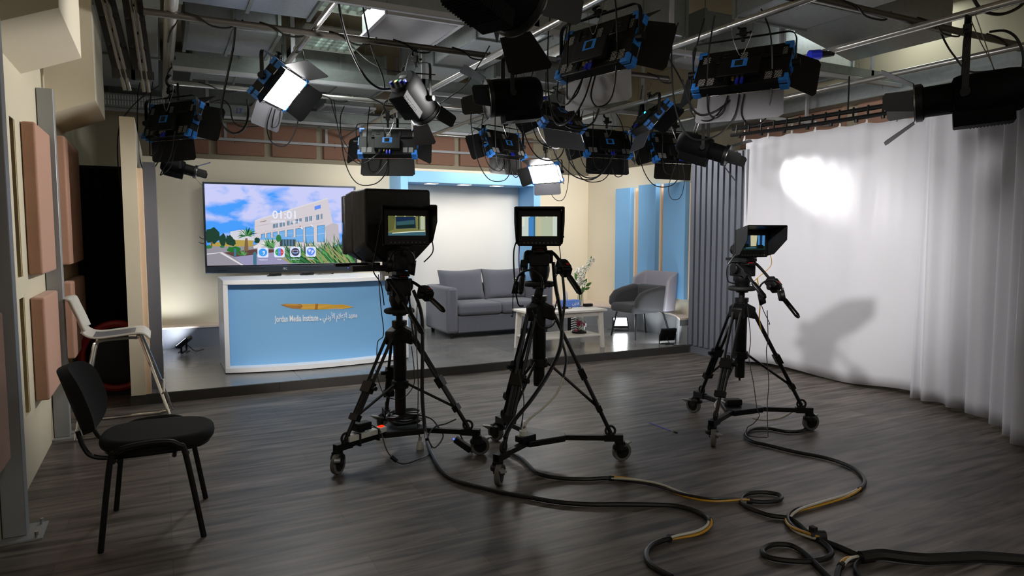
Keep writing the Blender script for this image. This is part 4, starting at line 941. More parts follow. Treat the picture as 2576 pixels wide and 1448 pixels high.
def led(label, pos, yaw, pitch, sc=1., lit=False, power=0., doors=blackm, cables=(), size=None, lw=1.):
    r = LP if first[0] else copy_tree(LP); first[0] = False
    r['label'] = label; r['group'] = 'LED light panels hanging from the grid'; r.location = pos; r.rotation_euler = (0, 0, rad(yaw)); r.scale = (sc, sc, sc)
    b = child(r, 'body'); b.rotation_euler = (rad(pitch), 0, 0)
    gap = (ZG - .03 - pos[2]) / sc - .215; c = child(r, 'hook_clamp'); c.scale.z = max(.35, gap / .19); w = child(r, 'safety_wire'); w.scale.z = 1
    if lit or doors is not blackm:
        for c in b.children:
            n = c.name.split('.')[0]
            if lit and n == 'diffuser': c.data = c.data.copy(); c.data.materials.clear(); c.data.materials.append(LEDON); c['label'] = 'glowing white diffuser'
            if n == 'barn_door' and doors is not blackm and max(v.co.z for v in c.data.vertices) < 0:
                c.data = c.data.copy(); c.data.materials[0] = doors; c['label'] = 'pale grey lower flap'
    if power:
        ld = bpy.data.lights.new('panel_lamp', 'AREA'); ld.shape = 'RECTANGLE'; ld.size = (PW - .05) * sc; ld.size_y = (PH - .05) * sc; ld.energy = power; ld.color = (1, .965, .92); ld.spread = rad(120)
        lo = bpy.data.objects.new('panel_lamp', ld); COL.objects.link(lo); lo.matrix_world = Matrix.Translation(pos) @ Matrix.Rotation(rad(yaw), 4, 'Z') @ Matrix.Rotation(rad(pitch), 4, 'X') @ Matrix.Translation((0, (PD - .022) * sc, 0)) @ Matrix.Rotation(rad(90), 4, 'X')
        LAMPS.append(lo)
    Mx = Matrix.Translation(pos) @ Matrix.Rotation(rad(yaw), 4, 'Z') @ Matrix.Rotation(rad(pitch), 4, 'X')
    for k, pts in enumerate(cables):
        cable('power_cable', [V(p) for p in pts], .006, cablem, r)
    return r
def lc(*p): return p
cabA = [[(-.08, -.065, -.19), (-.1, -.1, -.27), (-.2, -.1, -.36), (-.34, -.06, -.30), (-.38, 0, -.1), (-.36, .05, .2), (-.30, .05, .42)], [(.035, -.062, -.19), (.03, -.1, -.34), (.1, -.1, -.42), (.2, -.08, -.36), (.22, -.06, -.1), (.2, -.05, .2), (.12, 0, .40)]]
cabB = [[(-.08, -.065, -.19), (-.1, -.1, -.30), (-.16, -.12, -.34), (-.22, -.08, -.26), (-.23, -.06, .1), (-.2, -.03, .40)], [(.0, -.062, -.19), (-.02, -.12, -.36), (-.15, -.12, -.48), (-.36, -.06, -.46), (-.5, 0, -.2), (-.55, .05, .25), (-.5, .05, .42)]]
led('black LED panel at far left with its back to the camera', (.14, 7.52, 2.54), -53, -18, power=3, cables=cabB)
led('glowing LED panel with blue corners turned to the camera', (.965, 6.34, 2.735), -119, -40, lit=True, doors=doorgrey)
led('dark green-black LED panel hanging over the news desk', (2.38, 7.78, 2.49), -24, -30, power=7, cables=cabB)
led('big tilted LED panel with pale lower flap and white cable', (2.71, 4.0, 2.71), -77, -21, doors=doorgrey, power=1, cables=cabA)
led('LED panel turned left beside the blue alcove top', (4.02, 8.07, 2.60), 20, -25, power=6, cables=cabA)
led('smaller glowing LED panel in front of the blue alcove top', (4.42, 7.68, 2.22), 110, -26, sc=.72, lit=True, doors=doorgrey)
led('steeply tilted LED panel behind the middle spotlight', (3.72, 6.25, 2.68), 18, -42, doors=doorgrey, power=10, cables=cabA)
led('LED panel seen end-on with a cyan light on its back', (4.93, 6.25, 2.74), -112, -42, doors=doorgrey, power=7)
led('LED panel over the coffee table facing the right set wall', (5.03, 7.22, 2.575), -5, -25, power=16, cables=cabA)
led('LED panel half hidden behind the small black spotlight', (5.85, 6.9, 2.52), -4, -20, power=4, cables=cabB)
led('LED panel with pale lower flap nearest the curtain', (3.78, 3.74, 2.63), -60, -34, doors=doorgrey, power=14, cables=cabA)
ind = MB(); ind.ball((0, 0, 0), .012, 8, 6)
o = [c for c in bpy.data.objects if c.get('label', '').startswith('LED panel seen end-on')][0]; k = ind.build('indicator_light', cyanled, child(o, 'body')); k.location = (.12, -.088, -.03)

# ---------------------------------------------------------------- spotlights
def spot_proto(kind):
    r = thing('spotlight', 'x', 'studio light', (0, 0, 2.6)); R = .148 if kind == 'fresnel' else .125; yh = .34
    yk = MB(); yk.flatbar(smooth([(-R - .02, 0, -.02), (-R - .02, 0, .16), (-R - .018, 0, yh - .04), (-R + .015, 0, yh), (0, 0, yh + .002), (R - .015, 0, yh), (R + .018, 0, yh - .04), (R + .02, 0, .16), (R + .02, 0, -.02)], 4), .034, .007, (0, 1, 0)); yk.build('yoke', blackm, r)
    cl = MB(); cl.cyl((0, 0, -.04), (0, 0, .06), .014, n=10); cl.box(-.022, -.022, .02, .022, .022, .09); cl.cyl((-.05, 0, .055), (.05, 0, .055), .009, n=8); cl.ball((.055, 0, .055), .016, 8, 6); cl.tube([(.045 * cos(a), 0, .145 + .045 * sin(a)) for a in [rad(-60 - i * 24) for i in range(10)]], .013, 8, flat=(1.4, .8)); cl.box(-.018, -.016, .08, .018, .016, .112)
    c = cl.build('hook_clamp', blackm, r); c.location.z = yh
    MB().tube(smooth([(.04, 0, yh + .15), (.07, -.06, yh), (.03, -.12, yh - .14), (-.02, -.14, R), (-.06, -.1, yh - .1), (-.05, -.02, yh + .15)], 5), .003, 5).build('safety_wire', steel, r)
    b = MB(); b.T = Matrix.Rotation(rad(-90), 4, 'X')     # local +z -> +y
    if kind == 'fresnel': b.lathe([(0, -.27), (R * .8, -.27), (R * .93, -.25), (R, -.2), (R, .13), (R * .97, .15)], 28)
    else: b.lathe([(0, -.30), (R * .75, -.30), (R * .95, -.27), (R, -.22), (R, .02), (R * .92, .05), (R * .72, .06), (R * .72, .20), (R * .84, .205), (R * .84, .22)], 28)
    body = b.build('body', spotblk, r)
    fy = .15 if kind == 'fresnel' else .22; FR = R * (1.04 if kind == 'fresnel' else .9)
    g = MB(); g.T = Matrix.Rotation(rad(-90), 4, 'X'); g.lathe([(FR * .88, fy - .01), (FR, fy - .01), (FR, fy + .025), (FR * .88, fy + .025), (FR * .88, fy - .01)], 28); g.build('lens_ring', blackm, body)
    g = MB(); g.T = Matrix.Rotation(rad(-90), 4, 'X'); g.lathe([(FR * .87, fy), (FR * .6, fy + .02), (0, fy + .028)], 28); g.build('lens', lcd, body)
    g = MB(); g.T = Matrix.Rotation(rad(-90), 4, 'X'); g.lathe([(FR * 1.0, fy + .026), (FR * 1.06, fy + .026), (FR * 1.06, fy + .034), (FR * 1.0, fy + .034), (FR * 1.0, fy + .026)], 28); g.build('barn_door_ring', steel, body)
    bx = MB(); bx.box(-R * .62, -.24, -R - .055, R * .62, .06, -R * .6); bx.build('driver_box', spotblk, body, bevel=.008)
    fn = MB()
    for i in range(12): y = -.22 + i * .017; fn.box(-R * .64, y, -R - .058, R * .64, y + .007, -R - .01)
    fn.build('cooling_fin_grille', spotblk, body)
    p = MB(); p.box(-.045, -.2715, .02, .045, -.269, .055) if kind == 'fresnel' else p.box(-.03, -.3015, .0, .03, -.299, .02); p.build('display', lcd, body)
    if kind == 'fresnel':
        for i, (x, m) in enumerate(((-.09, bluedk), (-.03, gold), (.025, bluedk), (.075, bluedk))): MB().cyl((x, -.265, -.05), (x, -.30, -.05), .016, n=10).build('socket', m, body)
        MB().ball((-.05, -.272, -.005), .006, 6, 5).build('indicator_light', greenled, body)
    for s in (-1, 1): MB().cyl((s * R * .95, 0, 0), (s * (R + .06), 0, 0), .026, n=12).build('tilt_knob', blackp, body)
    for q in range(4):
        t = MB(); a = rad(33); w0, w1, h = (FR * 1.2, FR * 1.75, .20) if q % 2 == 0 else (FR * 1.1, FR * .95, .19)
        pr = [(-w0 / 2, 0), (w0 / 2, 0), (w1 / 2, h - .02), (w1 / 2 - .02, h), (-w1 / 2 + .02, h), (-w1 / 2, h - .02)]
        M = Matrix.Rotation(q * pi / 2, 4, 'Y')
        A = [M @ V((x, fy + .03 + y * cos(a), FR * .98 + y * sin(a))) for x, y in pr]; n_ = M @ V((0, -sin(a) * .001, cos(a) * .001)); t.hull([p + n_ for p in A], [p - n_ for p in A]); t.build('barn_door', blackm, body, flat=True)
    return r
PR = {k: spot_proto(k) for k in ('fresnel', 'zoom')}; used = {'fresnel': False, 'zoom': False}
def spot(kind, label, pos, aim, sc=1., energy=0., ang=40, lit=False, blend=.5, roll=0, color=(1, .97, .93), rod=None, lrad=.06):
    r = copy_tree(PR[kind]) if used[kind] else PR[kind]; used[kind] = True
    d = V(aim) - V(pos); yaw = math.atan2(-d.x, d.y); pit = math.atan2(d.z, math.hypot(d.x, d.y))
    r['label'] = label; r['group'] = 'round spotlights hanging from the grid'; r.location = pos; r.rotation_euler = (0, 0, yaw); r.scale = (sc,) * 3
    b = child(r, 'body'); b.rotation_euler = (pit, 0, 0)
    gap = ((rod or ZG - .03) - pos[2]) / sc - .34; c = child(r, 'hook_clamp'); c.scale.z = max(.3, gap / .19)
    for c in b.children:
        if c.name.split('.')[0] == 'lens' and not lit: c.data = c.data.copy(); c.data.materials.clear(); c.data.materials.append(lcd); c.pop('label', None)
    if lit:
        for c in b.children:
            if c.name.split('.')[0] == 'lens': c.data = c.data.copy(); c.data.materials.clear(); c.data.materials.append(LENSON); c['label'] = 'glowing lens'
    if energy:
        ld = bpy.data.lights.new('spot_lamp', 'SPOT'); ld.energy = energy; ld.spot_size = rad(ang); ld.spot_blend = blend; ld.shadow_soft_size = lrad; ld.color = color
        lo = bpy.data.objects.new('spot_lamp', ld); COL.objects.link(lo); lo.location = V(pos) + d.normalized() * ((.20 if kind == 'fresnel' else .27) * sc); lo.rotation_euler = d.to_track_quat('-Z', 'Y').to_euler(); LAMPS.append(lo)
    return r
spot('fresnel', 'black spotlight aimed at the sofa with green display on its back', (1.95, 5.56, 2.56), (4.7, 7.3, .25), .86, energy=60, ang=60)
spot('fresnel', 'big black spotlight turned left with open flaps', (2.57, 5.1, 2.56), (.67, 5.55, 2.30), 1.0, energy=250, ang=75, lit=True)
spot('fresnel', 'nearest black spotlight at the top edge of the photo', tuple(dp(1250, -38, 2.65)), (5.8, 4.55, 1.0), .84, energy=370, ang=35, blend=.85, lrad=.07)
spot('zoom', 'small lit spotlight below the leftmost LED panel', (.22, 8.0, 2.13), (1.5, 7.9, 1.80), .62, energy=20, ang=60, lit=True)
spot('zoom', 'black spotlight lighting the curtain from beside the slatted wall', (5.2, 5.64, 2.345), (5.84, 4.80, 1.96), 1.0, energy=95, ang=40, blend=.9, lit=True, rod=2.70, lrad=.05)
spot('zoom', 'large dark spotlight at right pointing left', tuple(dp(2425, 243, 4.75)), tuple(dp(2425, 243, 4.75) + V((-2.2, 3.6, -.3))), 1.18)
spot('fresnel', 'added unseen spotlight above the left wall brightening the news desk', (.13, 2.85, 2.74), (1.45, 7.1, .74), .9, energy=460, ang=31, blend=.6, lit=True, lrad=.13)  # out-of-view fixture added to brighten the desk front
# ---------------------------------------------------------------- camera tripods on dollies
def tripod(label, wheels, crown, colb, ring, headb, plate, yaw, lh, rh, tilt_leg=0.):
    c = sum((V((x, y, 0)) for x, y in wheels), V()) / 3
    r = thing('camera_tripod', label, 'tripod', c, 0, 'camera tripods on wheeled dollies')
    W = [V((x, y, 0)) - c for x, y in wheels]
    hub = MB(); a0 = math.atan2(W[0].y, W[0].x)
    pl = []
    for w in W:
        d = w.normalized(); s = V((-d.y, d.x, 0))
        pl += [d * .17 - s * .035, d * .17 + s * .035]
    pl.sort(key=lambda p: math.atan2(p.y, p.x)); hub.prism([(p.x, p.y) for p in pl], .135, .175); hub.build('dolly_hub', blackm, r, bevel=.006)
    for w in W:
        d = w.normalized(); s = V((-d.y, d.x, 0)); L = w.length
        arm = MB().bar(d * .12 + V((0, 0, .155)), d * (L + .02) + V((0, 0, .155)), .03, .032).bar(d * (L - .10) + V((0, 0, .155)), d * (L + .02) + V((0, 0, .155)), .042, .042).build('dolly_arm', blackm, r)
        b = MB(); b.tube([d * (L - .06) + V((0, 0, .20)) + V((d.x * .03 * cos(k), d.y * .03 * cos(k), .03 * sin(k))) for k in [2 * pi * i / 14 for i in range(14)]], .008, 6, True); b.cyl(d * (L - .06) + V((0, 0, .16)), d * (L - .06) + V((0, 0, .19)), .016, n=8); b.build('foot_loop', blackr, arm)
        off = (s * .6 + d * .5).normalized() * .025; wc = w + off + V((0, 0, .062)); ax = V((d.x * .3 - s.x * .9, d.y * .3 - s.y * .9, 0)).normalized()
        f = MB(); f.cyl(w + V((0, 0, .134)), w + V((0, 0, .118)), .032, n=14); f.lathe([(.03, .118), (.044, .105), (.046, .085)], 14, w)
        for q in (-1, 1): f.bar(w + ax * q * .026 + V((0, 0, .12)), wc + ax * q * .026, .05, .006, ax)
        f.build('caster_fork', blackp, arm)
        t = MB(); t.cyl(wc - ax * .016, wc + ax * .016, .062, n=28); t.m = 1; t.cyl(wc - ax * .018, wc + ax * .018, .044, n=24); t.build('caster_wheel', [rimpl, blackp], arm, bevel=.004)
        k = MB(); e = off.normalized(); k.bar(w + e * .03 + V((0, 0, .10)), w + e * .115 + V((0, 0, .105)), .035, .008); k.bar(w + e * .07 + V((0, 0, .085)), w + e * .10 + V((0, 0, .10)), .02, .012); k.build('brake_lever', braket, arm)
    # legs
    for w in W:
        d = w.normalized(); s = V((-d.y, d.x, 0)); top = d * .075 + V((0, 0, crown - .02)); ft = d * (w.length - .06) + V((0, 0, .19)); mid = top.lerp(ft, .52); low = top.lerp(ft, .80)
        l = MB()
        for q in (-1, 1): l.cyl(top + s * q * .028, low + s * q * .022, .0105, n=8)
        l.cyl(mid.lerp(top, .15), ft, .0135, n=10)
        lg_ = l.build('leg', blackm, r)
        k = MB(); u = (ft - top).normalized(); k.bar(mid - u * .035, mid + u * .035, .085, .04, d); k.bar(mid - u * .01 + d * .0, mid + u * .01, .10, .02, d); k.build('leg_clamp', blackp, lg_); k = MB(); k.bar(low - u * .02, low + u * .02, .075, .036, d); k.build('leg_clamp', blackp, lg_)
        kk = MB(); kk.cyl(mid + s * .04, mid + s * .075, .014, n=8); kk.build('lock_knob', blackp, lg_)
        br = MB(); cz = crown - .36; br.cyl(V((0, 0, cz)) + d * .05, low + V((0, 0, .0)), .009, n=8); br.build('spreader_bar', blackm, r)
        sh = MB(); sh.hull([V((0, 0, crown + .02)) + s * q[0] * .05 + V((0, 0, q[1])) for q in ((-1, -.09), (1, -.09), (1, .02), (-1, .02))], [top + d * .02 + s * q[0] * .042 + V((0, 0, q[1])) for q in ((-1, -.075), (1, -.075), (1, .012), (-1, .012))]); sh.build('shoulder', blackp, r, bevel=.012, seg=3)
    co_ = MB(); co_.lathe([(0, colb - .025), (.008, colb - .025), (.008, colb), (.034, colb), (.036, colb + .02), (.036, crown - .34), (.043, crown - .33), (.043, crown + .03), (.05, crown + .03), (.05, crown + .06), (.022, crown + .062), (.022, ring - .03)], 20); co_.build('centre_column', blackm, r)
    MB().lathe([(.052, crown - .39), (.056, crown - .385), (.056, crown - .34), (.052, crown - .335)], 18).build('column_collar', blackp, r)
    MB().tube([(.085 * cos(2 * pi * i / 28), .085 * sin(2 * pi * i / 28), ring) for i in range(28)], .016, 10, True).cyl((-.085, 0, ring), (.085, 0, ring), .012, n=8).build('hand_ring', blackr, r)
    # head, turned by yaw
    hd = MB(); hd.lathe([(.045, ring - .03), (.05, ring + .02), (.06, ring + .05), (.066, headb - .03), (.064, headb), (.05, headb + .005)], 22); h = hd.build('bowl', blackm, r)
    H_ = MB(); H_.box(-.062, -.07, headb, .062, .07, plate - .03); H_.cyl((-.085, 0, (headb + plate) / 2), (.085, 0, (headb + plate) / 2), .042, n=18); H_.box(-.035, -.11, plate - .03, .035, .12, plate - .012); H_.box(-.05, -.09, plate - .012, .05, .10, plate)
    hb = H_.build('fluid_head', blackp, r, bevel=.006); hb.rotation_euler.z = yaw
    MB().box(-.018, -.094, plate - .03, .022, -.085, plate - .008).build('red_catch', redp, hb)
    for (st, en), sd in ((lh, -1), (rh, 1)):
        st = V(st); en = V(en); p = smooth([V((sd * .062, st.y + .02, st.z)), st, st.lerp(en, .3) + V((0, 0, .012)), st.lerp(en, .62), en.lerp(st, .05)], 5)
        ph = MB().tube(p, .0105, 8).build('pan_handle', blackm, hb)
        u = (en - st).normalized(); MB().tube([en - u * .17, en - u * .165, en - u * .02, en], [.010, .0175, .0175, .010], 10).build('grip', blackgl, ph)
        if sd == 1:
            z = st.lerp(en, .40); k = MB(); k.T = Matrix.Translation(z) @ u.to_track_quat('Y', 'Z').to_matrix().to_4x4(); k.box(-.03, -.055, -.03, .03, .055, .035); k.box(-.022, -.02, .035, .04, .05, .05); k.cyl((.03, .02, 0), (.06, .02, 0), .022, n=10)
            kb_ = k.build('zoom_controller', blackp, ph, bevel=.006); q = MB(); q.T = k.T; q.box(-.008, .02, .0505, .008, .036, .053); q.build('record_button', redp, ph)
        else:
            z = st.lerp(en, .32); k = MB(); k.T = Matrix.Translation(z) @ u.to_track_quat('Y', 'Z').to_matrix().to_4x4(); k.box(-.022, -.03, -.022, .022, .03, .022); k.build('handle_clamp', blackp, ph, bevel=.005)
    return r, c
WH1 = [(.915, 4.11), (1.80, 4.02), (1.43, 4.84)]; WH2 = [(1.70, 3.50), (2.56, 3.495), (2.07, 4.24)]; WH3 = [(3.32, 3.477), (4.21, 3.416), (3.83, 4.19)]
Y1, Y2, Y3 = rad(-2), rad(-29.5), rad(-8)
T1, C1 = tripod('black wheeled tripod under the hooded prompter camera', WH1, .82, .255, .945, 1.045, 1.185, Y1, ((-.07, -.06, 1.13), (.03, -.40, .845)), ((.085, -.05, 1.13), (.17, -.40, .975)))
T2, C2 = tripod('black wheeled tripod in the middle carrying the flat monitor camera', WH2, 1.0, .49, 1.135, 1.25, 1.36, Y2, ((-.085, -.07, 1.33), (-.105, -.40, 1.11)), ((.085, -.07, 1.33), (.235, -.40, 1.11)))
T3, C3 = tripod('black wheeled tripod in front of the white curtain', WH3, .92, .39, 1.05, 1.14, 1.25, Y3, ((-.075, -.05, 1.225), (-.12, -.40, 1.02)), ((.085, -.05, 1.225), (.13, -.44, .88)))

SCP = {k: emi('monitor_' + k, v, .9) for k, v in dict(pale=(196, 208, 196), mist=(176, 184, 160), olive=(116, 116, 66), green=(88, 92, 50), dark=(24, 40, 36), blue=(70, 130, 190), navy=(24, 42, 70), cream=(190, 186, 150), white=(214, 222, 200), teal=(52, 86, 90), black=(10, 14, 14), sea=(58, 94, 108)).items()}; SK_ = list(SCP)
def monitor(parent, z0, z1, w, y, deep, shapes, hoodw, tz=0.):
    h = z1 - z0; b = MB(); b.box(-w / 2, y, z0, w / 2, y + .04, z1); m = b.build('viewfinder_monitor', blackp, parent, bevel=.008)
    s = MB(); iw, z_0, z_1 = w * .40, z0 + h * .27, z0 + h * .80
    for i, (k, pts) in enumerate(shapes):
        s.m = SK_.index(k); s.poly([(-iw + 2 * iw * u, y - .001 - i * .0003, z_1 - (z_1 - z_0) * v) for u, v in pts])
    s.build('screen', [SCP[k] for k in SK_], m, flat=True)
    t = MB()
    for i in range(9): t.box(-w * .36 + i * w * .09, y - .002, z0 + h * .07, -w * .36 + i * w * .09 + .008, y, z0 + h * .10)
    t.build('button_lettering', rimpl, m)
    o_ = hoodw
    hd = MB(); hd.hull([(-w / 2, y + .01, z1 + .004), (w / 2, y + .01, z1 + .004), (w / 2, y + .01, z1 - .004), (-w / 2, y + .01, z1 - .004)], [(-w / 2 - o_, y - deep, z1 + o_ + .004), (w / 2 + o_, y - deep, z1 + o_ + .004), (w / 2 + o_, y - deep, z1 + o_ - .004), (-w / 2 - o_, y - deep, z1 + o_ - .004)])
    for sd in (-1, 1):
        x = sd * (w / 2 + .003); xo = sd * (w / 2 + o_ + .003)
        P = [V((x, y + .01, z1)), V((xo, y - deep, z1 + o_)), V((xo, y - deep, z1 - h * .35)), V((x + (xo - x) * .35, y - deep * .3, z0 + h * .12)), V((x, y + .01, z0 + h * .05))]; hd.hull([p + V((.003, 0, 0)) for p in P], [p - V((.003, 0, 0)) for p in P])
    hd.build('sun_hood', blackm, m, flat=True); return m
R4 = lambda a, b, c, d: [(a, b), (c, b), (c, d), (a, d)]
marks = [('white', R4(x, .0, x + .05, .03)) for x in (.18, .42, .68, .88)]
def cam_thing(label, c, yaw, plate, prompter=False):
    r = thing('studio_camera', label, 'camera', V((c.x, c.y, plate)), yaw, 'studio cameras')
    return r
# camera with the prompter hood
k1 = cam_thing('studio camera with black prompter hood left of the others', C1, Y1, 1.185)
MB().box(-.045, -.10, 0, .045, .36, .022).build('base_plate', blackm, k1)
MB().box(-.15, .05, .055, -.13, .42, .075).box(-.30, -.0, .022, -.02, .10, .058).build('rail', blackm, k1)
MB().box(-.36, .24, .045, -.06, .30, .068).build('prompter_screen', blackm, k1, bevel=.004)
MB().box(-.07, -.14, .03, .07, .16, .16).build('camera_body', blackp, k1, bevel=.01); MB().cyl((0, .16, .11), (0, .32, .11), .045, .05, 20).build('camera_lens', blackm, k1)
ho = MB()
def ringp(y, x0, x1, z0, z1, cut): return [V((x0, y, z0 + cut)), V((x0 + cut, y, z0)), V((x1 - cut, y, z0)), V((x1, y, z0 + cut)), V((x1, y, z1)), V((x0, y, z1))]
ra, rb, rc = ringp(.04, -.205, .235, .08, .555, .12), ringp(.30, -.235, .26, .07, .555, .07), ringp(.44, -.255, .25, .11, .535, .02)
ho.hull(ra, rb); ho.hull(rb, rc); ho.build('prompter_hood', blackcloth, k1, bevel=.02)
fl_ = MB(); fl_.box(-.265, .44, .12, .25, .50, .525); fl_.build('hood_flange', blackcloth, k1, bevel=.01)
MB().box(-.2665, .455, .26, -.2655, .475, .34).build('hood_label', bluep, k1)
monitor(k1, .19, .42, .30, -.20, .07, [('olive', R4(0, 0, 1, 1)), ('green', [(0, 0), (.2, 0), (.14, .7), (0, .8)]), ('navy', [(.2, .05), (.72, .03), (.74, .62), (.2, .66)]), ('teal', [(.22, .3), (.7, .2), (.7, .6), (.22, .64)]), ('dark', [(.22, .48), (.7, .42), (.7, .6), (.22, .64)]), ('sea', [(0, .86), (.6, .82), (1, .82), (1, 1), (0, 1)]), ('white', [(.1, .86), (.6, .78), (.99, .74), (.99, .80), (.6, .83), (.1, .90)]), ('dark', R4(.80, 0, .83, .7)), ('mist', R4(.86, .03, .98, .7))] + marks, .02)
MB().box(-.02, -.17, .13, .02, -.13, .24).build('monitor_arm', blackm, k1)
MB().tube(smooth([(-.16, -.20, .36), (-.19, -.16, .15), (-.18, -.05, .03), (-.12, .0, -.06), (-.10, .0, -.2)]), .004, 6).build('video_cable', cablem, k1)
MB().tube(smooth([(.16, -.19, .25), (.185, -.15, .15), (.14, -.1, .08)]), .004, 6).build('video_cable', cablem, k1)
k = MB().box(-.15, -.16, .0, -.09, -.10, .03).box(-.15, -.16, -.03, -.135, -.10, .0).build('cable_bracket', steel, k1)
# flat monitor camera
k2 = cam_thing('studio camera seen straight from behind its lit monitor', C2, Y2, 1.36)
MB().box(-.045, -.10, 0, .045, .14, .022).build('base_plate', blackm, k2)
MB().box(-.07, -.08, .022, .07, .20, .16).build('camera_body', blackp, k2, bevel=.01); MB().cyl((0, .20, .10), (0, .36, .10), .045, .05, 20).build('camera_lens', blackm, k2)
monitor(k2, .015, .235, .265, -.15, .04, [('mist', R4(0, 0, 1, 1)), ('pale', R4(0, 0, .2, 1)), ('white', R4(.0, .05, .08, .5)), ('blue', R4(.19, 0, .38, 1)), ('sea', R4(.34, 0, .375, 1)), ('cream', R4(.42, .0, .55, 1)), ('pale', R4(.88, 0, 1, 1)), ('white', R4(.885, .05, .892, .7))] + marks, .012)
MB().box(-.02, -.12, .0, .02, -.08, .10).build('monitor_arm', blackm, k2)
for z in (.07, .14): MB().cyl((.135, -.13, z), (.15, -.13, z), .006, n=8).build('screw_knob', blackp, k2)
MB().tube(smooth([(-.13, -.14, .06), (-.155, -.13, -.02), (-.15, -.12, -.2), (-.13, -.10, -.34), (-.10, -.05, -.36)]), .005, 6).build('video_cable', cablem, k2)
MB().tube(smooth([(-.12, -.12, .02), (-.125, -.10, -.06), (-.12, -.08, -.16)]), .003, 6).build('tally_lead', redp, k2)
MB().tube(smooth([(.12, -.12, .02), (.13, -.10, -.1), (.09, -.07, -.2), (.06, 0, -.25)]), .003, 6).build('video_cable', cablem, k2)
# hooded monitor camera by the curtain
k3 = cam_thing('studio camera with deep monitor hood in front of the curtain', C3, Y3, 1.25)
MB().box(-.045, -.10, 0, .045, .14, .022).build('base_plate', blackm, k3)
MB().box(-.05, -.08, .022, .07, .06, .13).build('camera_body', blackp, k3, bevel=.01); MB().cyl((.02, .06, .08), (.02, .13, .08), .035, .038, 20).build('camera_lens', blackm, k3)
monitor(k3, .03, .225, .265, -.11, .15, [('dark', R4(0, 0, 1, 1)), ('mist', [(0, 0), (.2, 0), (.16, .6), (0, .64)]), ('navy', R4(.22, 0, .36, .7)), ('cream', [(.38, 0), (.66, 0), (.62, .72), (.4, .74)]), ('blue', R4(.68, 0, .76, .7)), ('navy', R4(.78, 0, .84, .7)), ('blue', R4(.86, 0, .96, .72)), ('black', [(.0, .6), (.3, .56), (.34, .8), (.0, .86)]), ('black', [(.66, .66), (.9, .66), (.92, .9), (.68, .9)]), ('sea', [(.2, .82), (.6, .8), (.62, .88), (.2, .9)])] + marks[:2], .03)
MB().box(-.02, -.10, .0, .02, -.06, .10).build('monitor_arm', blackm, k3)
MB().tube(smooth([(.14, -.12, .06), (.17, -.10, -.03), (.10, -.05, -.12), (.06, .02, -.2)]), .003, 6).build('video_cable', yellowm, k3)
MB().tube(smooth([(-.13, -.1, .06), (-.19, -.08, -.03), (-.16, -.05, -.14), (-.08, -.05, -.16)]), .004, 6).build('video_cable', cablem, k3)
MB().cyl((-.085, -.12, -.055), (-.075, -.13, -.10), .009, n=8).build('pink_connector', pinkfl, k3)

# ---------------------------------------------------------------- headphones
def phones(label, loc, rot, R=.085, tailz=.3):
    r = thing('headphones', label, 'headphones', loc, 0, 'headphones hanging on the camera tripods'); r.rotation_euler = rot
    MB().tube([(R * cos(a), 0, R * sin(a)) for a in [rad(-12 + 204 * i / 24) for i in range(25)]], .008, 8, flat=(1.6, .8)).build('headband', blackp, r)
    for s in (-1, 1):
        e = MB(); e.cyl((s * (R + .012), 0, -.045), (s * (R - .018), 0, -.045), .042, .036, 18); e.m = 1; e.cyl((s * (R - .018), 0, -.045), (s * (R - .034), 0, -.045), .036, .030, 18); e.build('ear_cup', [blackp, blackr], r, bevel=.004)
        MB().bar((s * (R + .004), 0, -.02), (s * (R + .006), 0, .01), .02, .012).build('slider', steel, r)
    MB().tube(smooth([(-R, 0, -.085), (-R + .01, .01, -.14), (-R + .03, .01, -.22), (-R + .02, .0, -.2 - tailz)]), .003, 6).build('lead', cablem, r)
    return r
p_ = dp(1012, 655, 4.28); phones('black headphones hung under the prompter camera', p_, (rad(10), rad(8), rad(-20)), .075, .02)
p_ = dp(1332, 712, 4.05); phones('black headphones hung round the middle tripod handle', p_, (rad(8), rad(14), rad(-28)), .078, .02)
p_ = dp(1938, 732, 4.72); phones('black headphones hung on the tripod handle by the curtain', p_, (rad(0), rad(-12), rad(-45)), .075, .02)

# ---------------------------------------------------------------- gear on the dollies
def onfl(x, y, z=.012): return at(x, y, 'z', z)
a1 = V((WH1[0][0], WH1[0][1], 0)); d1 = (C1 - a1).normalized(); ang = math.atan2(d1.y, d1.x)
q = a1 + d1 * .20 + V((0, 0, .172)); r = thing('power_strip', 'white power strip with red switch on the left dolly arm', 'power strip', q, ang)
MB().box(-.13, -.026, 0, .17, .026, .035).build('body', whitep, r, bevel=.004)
MB().box(.125, -.012, .035, .16, .012, .042).build('rocker_switch', redled, r)
for x in (-.09, -.02, .05): MB().cyl((x, 0, .035), (x, 0, .037), .018, n=14).build('socket', whitecab, r)
for x in (-.05, .1): MB().box(x - .006, -.032, -.04, x + .006, .032, .038).build('tape_strap', blackr, r)
r = thing('power_adapter', 'black power adapter sitting on the white power strip', 'power adapter', q + d1 * -.02 + V((0, 0, .038)), ang - .1, 'power adapters on the dollies')
MB().box(-.05, -.035, .012, .06, .035, .062).box(-.02, -.018, 0, .02, .018, .014).build('body', blackp, r, bevel=.008)
cable('lead', [V((.055, -.03, .04)), V((.09, -.08, .0)), V((.10, -.14, -.12)), V((.16, -.20, -.196)), V((.30, -.2, -.2)), V((.45, -.14, -.2)), V((.5, -.05, -.15))], .004, cablem, r)
MB().cyl((.115, -.155, -.15), (.14, -.18, -.18), .013, n=10).build('ferrite', blackp, r)
r = thing('cable_coil', 'coiled black cable lying on the left dolly hub', 'cable coil', C1 + V((.03, .02, .178)))
co2 = MB(); RR = random.Random(2); pts = []
